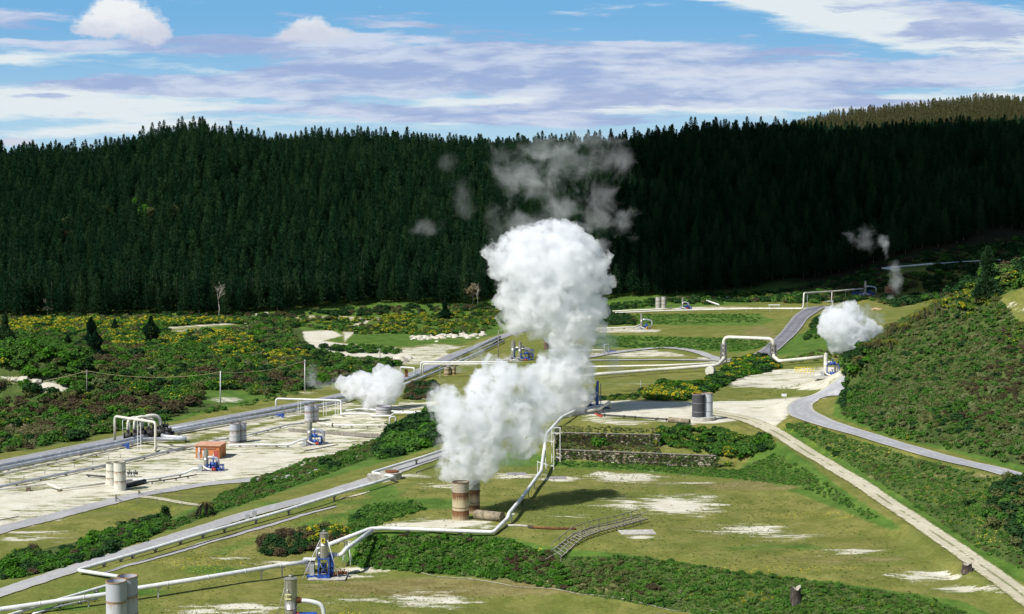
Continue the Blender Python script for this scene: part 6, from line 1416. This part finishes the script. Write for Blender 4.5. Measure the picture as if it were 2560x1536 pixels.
for k in range(7): b = MB(); b.box(q+Vector((-2.6+k*.85,0,1.1)), (.35,1.0,2.2)); b.build('panel', m_blue, root)
rails('yellow rail above the row of far blue panels', [(2136,727,2155,726)], 1.0, m_yel, 4, r=.1)
q = Q(2078,765); b = MB(); b.cyl(q, V(2080,730,q.y), .14, 8); b.box(q+Vector((-1,0,2)), (3.4,.3,.3)); b.box(q+Vector((0.6,0,1.2)), (.3,.3,2.4)); t_ = b.build('mast', m_white); tag(t_, 'thin mast with a small platform on the shaded flat', 'mast')
q = Q(1935,765,.8); b = MB(); b.box(q+Vector((0,0,.4)), (5,1.4,.3)); 
for s in (-2,0,2): b.box(q+Vector((s,0,-.2)), (.2,.8,1.))
t_ = b.build('bench_table', m_white); tag(t_, 'long white trestle beside the far pipeline', 'trestle table')
q = Q(1682,756); b = MB(); b.cyl(q, V(1682,752,q.y), .18, 8); b.cyl(V(1682,752,q.y), V(1686,752,q.y), .16, 8); t_ = b.build('vent_pipe', m_white); tag(t_, 'tiny hooked white vent against the black forest', 'vent pipe')
b = MB(); q = Q(1773,943,0); r_ = 11*mpp(q); cz_ = V(1773,928,q.y).z; b.cyl((q.x,q.y,cz_), (q.x+.9,q.y+2.4,cz_), r_, 22); b.cyl((q.x,q.y+1.2,q.z-.2), (q.x,q.y+1.2,cz_-r_), .25, 8); t_ = b.build('storage_tank', m_cream); tag(t_, 'round-ended cream tank behind the bushes under the portal', 'tank')
# signs, posts, poles
q = Q(1959,1004); root = empty('road_sign', q, 'small white sign board on a post at the road junction', 'sign'); b = MB(); b.box((q.x+.35,q.y,q.z+.85), (.08,.08,1.9)); b.build('post', m_wood, root); b = MB(); b.box((V(1960,988,q.y).x,q.y-.07,V(1960,988,q.y).z), (1.15,.05,.62)); b.build('board', m_white, root)
q = Q(1962,1043); b = MB(); b.box(q+Vector((0,0,.6)), (.14,.14,1.3)); b.box(q+Vector((.15,-.1,1.05)), (.45,.03,.3)); t_ = b.build('marker_post', m_white); tag(t_, 'white marker post in the wedge between road and track', 'post')
q = Q(1601,972); b = MB(); b.box(q+Vector((0,0,1.)), (.12,.12,2.2)); t_ = b.build('marker_post', m_white); tag(t_, 'thin white post by the yellow gorse above the yard', 'post')
poles = []
for px, yb, yt, lb, m_ in ((217,990,925,'thin brown pole at the left of the scrub',m_wood),(551,1010,928,'pale power pole on the cleared patch by the road',m_white),(762,982,900,'pale power pole at the left of the small steam wisp',m_white),(950,912,872,'dark pole beside the pale cleared track',m_wood),(1246,902,826,'tall grey pole left of the central steam',m_wood)):
    q = Q(px,yb); tp = V(px,yt,q.y); root = empty('power_pole', q, lb, 'power pole'); b = MB(); b.rings([q-Vector((0,0,.3)), tp], [.17,.12], 8); b.build('pole', m_, root); b = MB(); b.box((tp.x,tp.y,tp.z-.35), (.9,.12,.12)); b.build('crossarm', m_wood, root); poles.append(tp-Vector((0,0,.3)))
P0 = V(-60,964,poles[0].y+4)
m_cab = simple_mat('pale_cable', (.40,.36,.18), (.46,.42,.22), 1.)
for k, (a, b_, lb) in enumerate(((P0,poles[0],'pale cable running out of the left edge'),(poles[0],poles[1],'pale cable sagging between the brown and the first pale pole'),(poles[1],poles[2],'pale cable sagging between the two pale power poles'))):
    mb = MB(); L_ = []
    for t in np.linspace(0,1,17): p = a+(b_-a)*t; p.z -= (2.4 if k != 1 else 3.2)*4*t*(1-t)*.5; L_.append(p)
    mb.rings(L_, .055, 5); o = mb.build('cable', m_cab); tag(o, lb, 'cable')
# fence across the paddock
def fence(label, posts, big=None):
    P_ = [Q(x,yb) for x,yb,yt in posts]; root = empty('wire_fence', P_[0], label, 'fence')
    for (x,yb,yt), q in zip(posts, P_): b = MB(); hh = max(.9, V(x,yt,q.y).z-q.z); th = .22 if (big and x in big) else .09; b.box((q.x,q.y,q.z+hh/2-.1), (th,th,hh+.2)); b.build('post', m_wood, root)
    for f in (.4,.85): b = MB(); b.rings([q+Vector((0,0,f*1.2)) for q in P_], .02, 4); b.build('wire', m_dsteel, root)
    return root
r_ = fence('wire fence on the near side of the pale paddock track', [(290,1256,1237),(344,1260,1246),(392,1259,1246),(455,1266,1251),(499,1272,1258)], {290}); q = Q(290,1255); b = MB(); b.bar(q+Vector((0,0,.9)), Q(306,1256)+Vector((0,0,.05)), .12); b.build('brace', m_wood, r_)
r_ = fence('wire fence on the far side of the pale paddock track', [(347,1240,1226),(404,1245,1229),(451,1248,1234),(560,1252,1243)], {347}); q = Q(347,1239); b = MB(); b.bar(q+Vector((0,0,.8)), Q(359,1241)+Vector((0,0,.05)), .12); b.build('brace', m_wood, r_)
fence('low wire fence along the far side of the white yard', [(x, 1210-x*.22-(x>200)*2, 0) for x in range(20,430,36)][:0] or [(24,1208,1200),(60,1199,1191),(112,1187,1180),(150,1177,1168),(186,1169,1161),(232,1160,1151),(272,1150,1143),(302,1146,1138)])
fence('low wire fence behind the terracotta building', [(470,1107,1098),(495,1106,1090),(520,1103,1095),(545,1099,1090),(568,1096,1088)])
strip('path', [(320,1240),(400,1248),(480,1262),(520,1268)], [1.6,1.6,1.4,.8], m_track, .06, ragged=.5)
m_kerb = simple_mat('weathered_kerb', (.22,.20,.13), (.42,.39,.30), 1.5, .9)
strip('kerb_strip', [(925,1423),(1050,1432),(1200,1452),(1330,1470),(1450,1487),(1600,1508),(1800,1528)], [.15,.15,.15], m_kerb, .04, cross=2)
pipeline('dark pipe rails lying at the bottom left of the white yard', [(-10,1302,.15),(46,1292,.15)], .08, m_dsteel)
pipeline('white pipe strip on the ground beside the tall wellhead', [(760,1128,.1),(845,1112,.1)], .1, m_dsteel)
q = Q(1279,1306); b = MB(); b.cyl(q, q+Vector((0,0,1.2)), .12, 8); b.box(q+Vector((.1,0,1.25)), (.7,.4,.12)); t_ = b.build('valve_post', m_white); tag(t_, 'small white-capped valve post right of the rusty towers', 'post')
# ------------------------------------------------------------------ cloud above the valley, out of the frame, that shades the right-hand slopes
def cloud_hull(name, blobs, vox, disp, mat, seed=0, passes=((1.,1.),)):
    import bmesh
    bm = bmesh.new()
    for c, r in blobs:
        bmesh.ops.create_icosphere(bm, subdivisions=3, radius=1, matrix=Matrix.LocRotScale(Vector(c), None, Vector(r) if hasattr(r,'__len__') else Vector((r,r,r))))
    me = bpy.data.meshes.new(name+'_raw'); bm.to_mesh(me); bm.free()
    o = bpy.data.objects.new(name+'_raw', me); COL.objects.link(o)
    md = o.modifiers.new('r', 'REMESH'); md.mode = 'VOXEL'; md.voxel_size = vox
    dg = bpy.context.evaluated_depsgraph_get(); ev = o.evaluated_get(dg); m2 = ev.to_mesh()
    n = len(m2.vertices); co = np.empty(n*3); m2.vertices.foreach_get('co', co); co = co.reshape(-1,3)
    no = np.empty(n*3); m2.vertices.foreach_get('normal', no); no = no.reshape(-1,3)
    fc = [tuple(p.vertices) for p in m2.polygons]; ev.to_mesh_clear()
    bpy.data.objects.remove(o); bpy.data.meshes.remove(me)
    off = Vector((seed*13.7, seed*5.1, seed*3.3)); out = co.copy()
    for sc_, am in passes:
        dd = np.empty(n)
        for i in range(n):
            p = Vector(co[i])/(disp*sc_)+off
            q = p + mnoise.noise_vector(p*1.3)*.45
            dd[i] = .62-mnoise.voronoi(q, distance_metric='DISTANCE')[0][0]
        out += no*(dd*am)[:,None]
        co = out.copy()
    o = mesh_obj(name, out, np.array(fc), mat, smooth=True)
    return o
m_cloud, nt = new_mat('cloud_white'); B = NB(nt); dn = B.n('ShaderNodeBsdfDiffuse'); dn.inputs[0].default_value = (.9,.9,.92,1); B.out(dn.outputs[0])
cb = []
hc = 520.
def cl(px, py, d, r, rz=45):
    """a lump of cloud on the line from the sun to a place on the slope"""
    a_, s_ = ray(px, py); g = Vector((a_*d, d, CZ+s_*d)); t = (hc-g.z)/sdir.z
    cb.append((g+sdir*t, (r, r, rz)))
for px, py, d, r in ((1600,620,740,26),(1620,520,820,32),(1640,420,900,34),(1640,345,980,32),(1740,660,740,40),(1740,560,800,50),(1760,450,900,60),(1780,370,980,44),(1950,600,800,70),(1950,430,930,75),(1950,340,1000,30),(2100,560,860,80),(2150,400,970,60),(2300,500,900,85),(2350,640,740,55),(2350,380,1000,55),(2500,560,830,80),(2500,390,980,60),(2700,500,880,100),(1900,700,720,30),(2150,690,690,34),(2250,700,650,26),(2450,690,640,30),(2600,640,680,50)): cl(px, py, d, r, 30)
cobj = cloud_hull('cloud', cb, 9., 45., m_cloud, 3, ((1.,16.),(.4,8.)))
tag(cobj, 'high white cloud above the valley', 'cloud', kind='stuff')
# ------------------------------------------------------------------ steam
def steam_mat(name, dens, aniso=0., noise=None):
    m, nt = new_mat(name); B = NB(nt); pv = B.n('ShaderNodeVolumePrincipled')
    pv.inputs['Color'].default_value = (.983,.986,.993,1); pv.inputs['Anisotropy'].default_value = aniso
    if noise is None: pv.inputs['Density'].default_value = dens
    else:
        s_, lo_, hi_ = noise; P = B.pos(); n = B.noise(P, s_, 6, .7, dist=.3); B.put(pv.inputs['Density'], B.mul(B.ss(n, lo_, hi_), dens))
    B.out(vol=pv.outputs[0]); m.volume_intersection_method = 'FAST' if hasattr(m, 'volume_intersection_method') else None
    return m
def steam(name, label, d0, bl, dens, vox, disp, seed, passes, noise=None, aniso=0., dz=1.0):
    bb = []
    for px, py, r, *o in bl:
        y = d0+(o[0] if o else 0); rr = r*y/F; bb.append((V(px, py, y), rr))
    m = steam_mat('steam_vapour', dens, aniso, noise)
    o = cloud_hull(name, bb, vox, disp, m, seed, passes)
    return tag(o, label, 'steam', kind='thing')
yR = Q(1160,1292).y+1.5
steam('steam_plume', 'thick white steam pouring from the rusty twin silencer towers', yR,
  [(1150,1205,20),(1182,1198,20),(1165,1186,34),(1142,1168,44),(1205,1168,38),(1215,1130,38),(1160,1120,50),(1190,1080,58),(1150,1040,58),(1125,1010,40),(1215,1040,60,3),(1100,1000,24),(1090,1005,14),(1260,1090,40,4),(1310,1115,32,4),(1340,1080,30,6),(1290,1050,54,5),(1340,1010,52,8),(1230,980,58,5),(1280,960,50,7),(1255,940,38,7),(1230,935,34,7),(1320,960,34,8)],
  .95, .38, 3.2, 1, ((1.,1.6),(.45,1.3),(.2,.9)), (.45, .40, .62))
steam('steam_plume', 'tall white steam column with a cauliflower head in the middle of the valley', 300,
  [(1375,1005,40),(1368,950,44),(1385,905,40),(1235,640,24),(1528,700,16),(1262,745,22),(1492,655,26),(1505,720,18),(1410,1010,46),(1438,980,38),(1440,930,40),(1410,940,58),(1425,885,50),(1410,850,56),(1450,830,40),(1480,815,24),(1350,785,56),(1420,800,62),(1305,765,46),(1290,800,34),(1345,825,34),(1480,770,36),(1360,740,80),(1430,740,58),(1290,720,40),(1340,670,84),(1400,660,86),(1470,690,46),(1505,705,24),(1272,665,42),(1290,620,44),(1400,620,66),(1350,620,60),(1450,630,46),(1310,595,28),(1420,595,34),(1360,590,34),(1255,680,26)],
  .85, .5, 4.6, 2, ((1.,2.2),(.45,1.9),(.2,1.2)), (.33, .40, .62))
steam('steam_plume', 'compact white steam cloud drifting over the left gas yard pipes', 372,
  [(955,1022,24),(950,985,38),(975,960,36),(955,935,24),(910,965,34),(875,968,26),(855,960,14),(930,1000,28)], .8, .6, 3.6, 3, ((1.,1.6),(.45,1.1),(.2,.6)), (.45,.36,.6))
steam('steam_plume', 'white steam cloud rising behind the green hill on the right', 415,
  [(2088,875,10),(2100,862,24),(2110,845,38),(2095,815,46),(2128,835,44),(2115,785,30),(2150,810,26),(2172,820,18),(2190,825,12)], .8, .5, 4.0, 4, ((1.,2.0),(.45,1.4),(.2,.8)), (.35,.38,.6))
def soft_mat(dens, sc_, k=.8, lo_=.62, hi_=.95, aniso=.25, det=7):
    m, nt = new_mat('thin_steam_vapour'); B = NB(nt); pv = B.n('ShaderNodeVolumePrincipled'); pv.inputs['Color'].default_value = (.99,.99,.995,1); pv.inputs['Anisotropy'].default_value = aniso
    O = B.obj(); ln = B.n('ShaderNodeVectorMath', operation='LENGTH'); nt.links.new(O, ln.inputs[0]); r = ln.outputs['Value']
    n = B.noise(B.pos(), sc_, det, .68, dist=.35); body = B.add(B.mul(B.sub(n, .5), 4.6), B.mul(B.sub(1., r), k*1.5))
    B.put(pv.inputs['Density'], B.mul(B.mul(B.ss(body, lo_-.30, hi_+.30), B.ss(r, 1., .8)), dens)); B.out(vol=pv.outputs[0]); return m
import bmesh as _bm
def unit_sphere():
    bm = _bm.new(); _bm.ops.create_icosphere(bm, subdivisions=3, radius=1); me = bpy.data.meshes.new('vapour'); bm.to_mesh(me); bm.free(); return me
US = unit_sphere()
def puffs(root, d0, bl, m, name='vapour'):
    for px, py, rx, ry, *o_ in bl:
        y = d0+(o_[0] if o_ else 0); me = US.copy(); me.materials.clear(); me.materials.append(m); o = bpy.data.objects.new(name, me); COL.objects.link(o)
        o.parent = root; o.location = V(px, py, y)-Vector(root.location); o.scale = (rx*y/F, min(rx, ry)*y/F, ry*y/F)
def wisp(label, d0, bl, dens, sc_, k=.8, lo_=.62):
    root = empty('steam_wisp', V(bl[0][0], bl[0][1], d0), label, 'steam'); m = soft_mat(dens, sc_, k, lo_); puffs(root, d0, bl, m); return root
wisp('torn translucent steam drifting above the cauliflower head', 330, [(1370,555,120,60),(1300,545,70,60),(1300,440,110,95),(1420,410,130,100,6),(1530,390,90,75,-5),(1500,520,90,110,5),(1400,520,90,70,-4),(1360,370,120,50,4),(1250,390,60,60),(1560,560,60,60,8),(1340,480,80,70,2),(1480,350,90,40,3)], .062, .17, .9, .84)
wisp('faint small steam puff left of the main column against the forest', 320, [(1068,572,60,40)], .07, .16)
wisp('very faint steam trail on the forest left of the upper steam', 330, [(1115,405,45,36),(1155,490,50,80),(1240,560,40,80)], .035, .14)
wisp('thin wisp of steam beside the road pole on the left', 385, [(775,935,24,46),(805,962,34,22)], .16, .28)
wisp('thin twisting wisp rising from the rusty far silencer box', 600, [(2226,758,22,34),(2240,712,24,36),(2238,672,30,26),(2215,625,13,34),(2207,598,20,26)], .13, .15)
wisp('small tuft of steam above the double white pipes', 470, [(1200,884,34,34),(1165,900,30,24)], .16, .2)
wisp('hazy steam around the rusty silencer left of the plume', 440, [(1135,945,50,46),(1110,975,40,30)], .13, .22)
wisp('ragged thin steam at the right edge of the main column', 312, [(1500,850,60,70),(1530,930,50,60),(1480,1000,50,50),(1500,640,50,60)], .13, .14)
wisp('soft low steam around the foot of the plume by the lane', yR+6, [(1290,1135,70,50),(1340,1070,70,60),(1400,1020,70,50)], .16, .34)
wisp('scraps of steam in the shade of the far right forest', 600, [(2160,600,40,50),(2130,585,30,20)], .05, .22)
wisp('torn steam blowing right from the compact cloud behind the hill', 420, [(2180,815,50,44),(2150,790,50,40),(2080,800,40,50)], .22, .22)
wisp('thin steam round the edges of the compact cloud over the yard', 372, [(870,960,50,36),(985,960,36,60),(925,1010,60,36)], .22, .24)
wisp('ragged veil around the cauliflower head', 300, [(1260,670,60,70,-3),(1470,680,70,70,-3),(1330,590,70,44,-3),(1430,590,60,44,-3),(1290,760,50,60,-3),(1470,770,50,60,-3)], .22, .3, .7)
wisp('ragged veil along the edges of the lower plume', yR, [(1100,1010,46,70,2),(1120,1100,50,70,0),(1240,1150,50,50,0),(1110,1180,40,34,0),(1260,930,70,50,6),(1180,980,70,40,3)], .3, .45, .7)
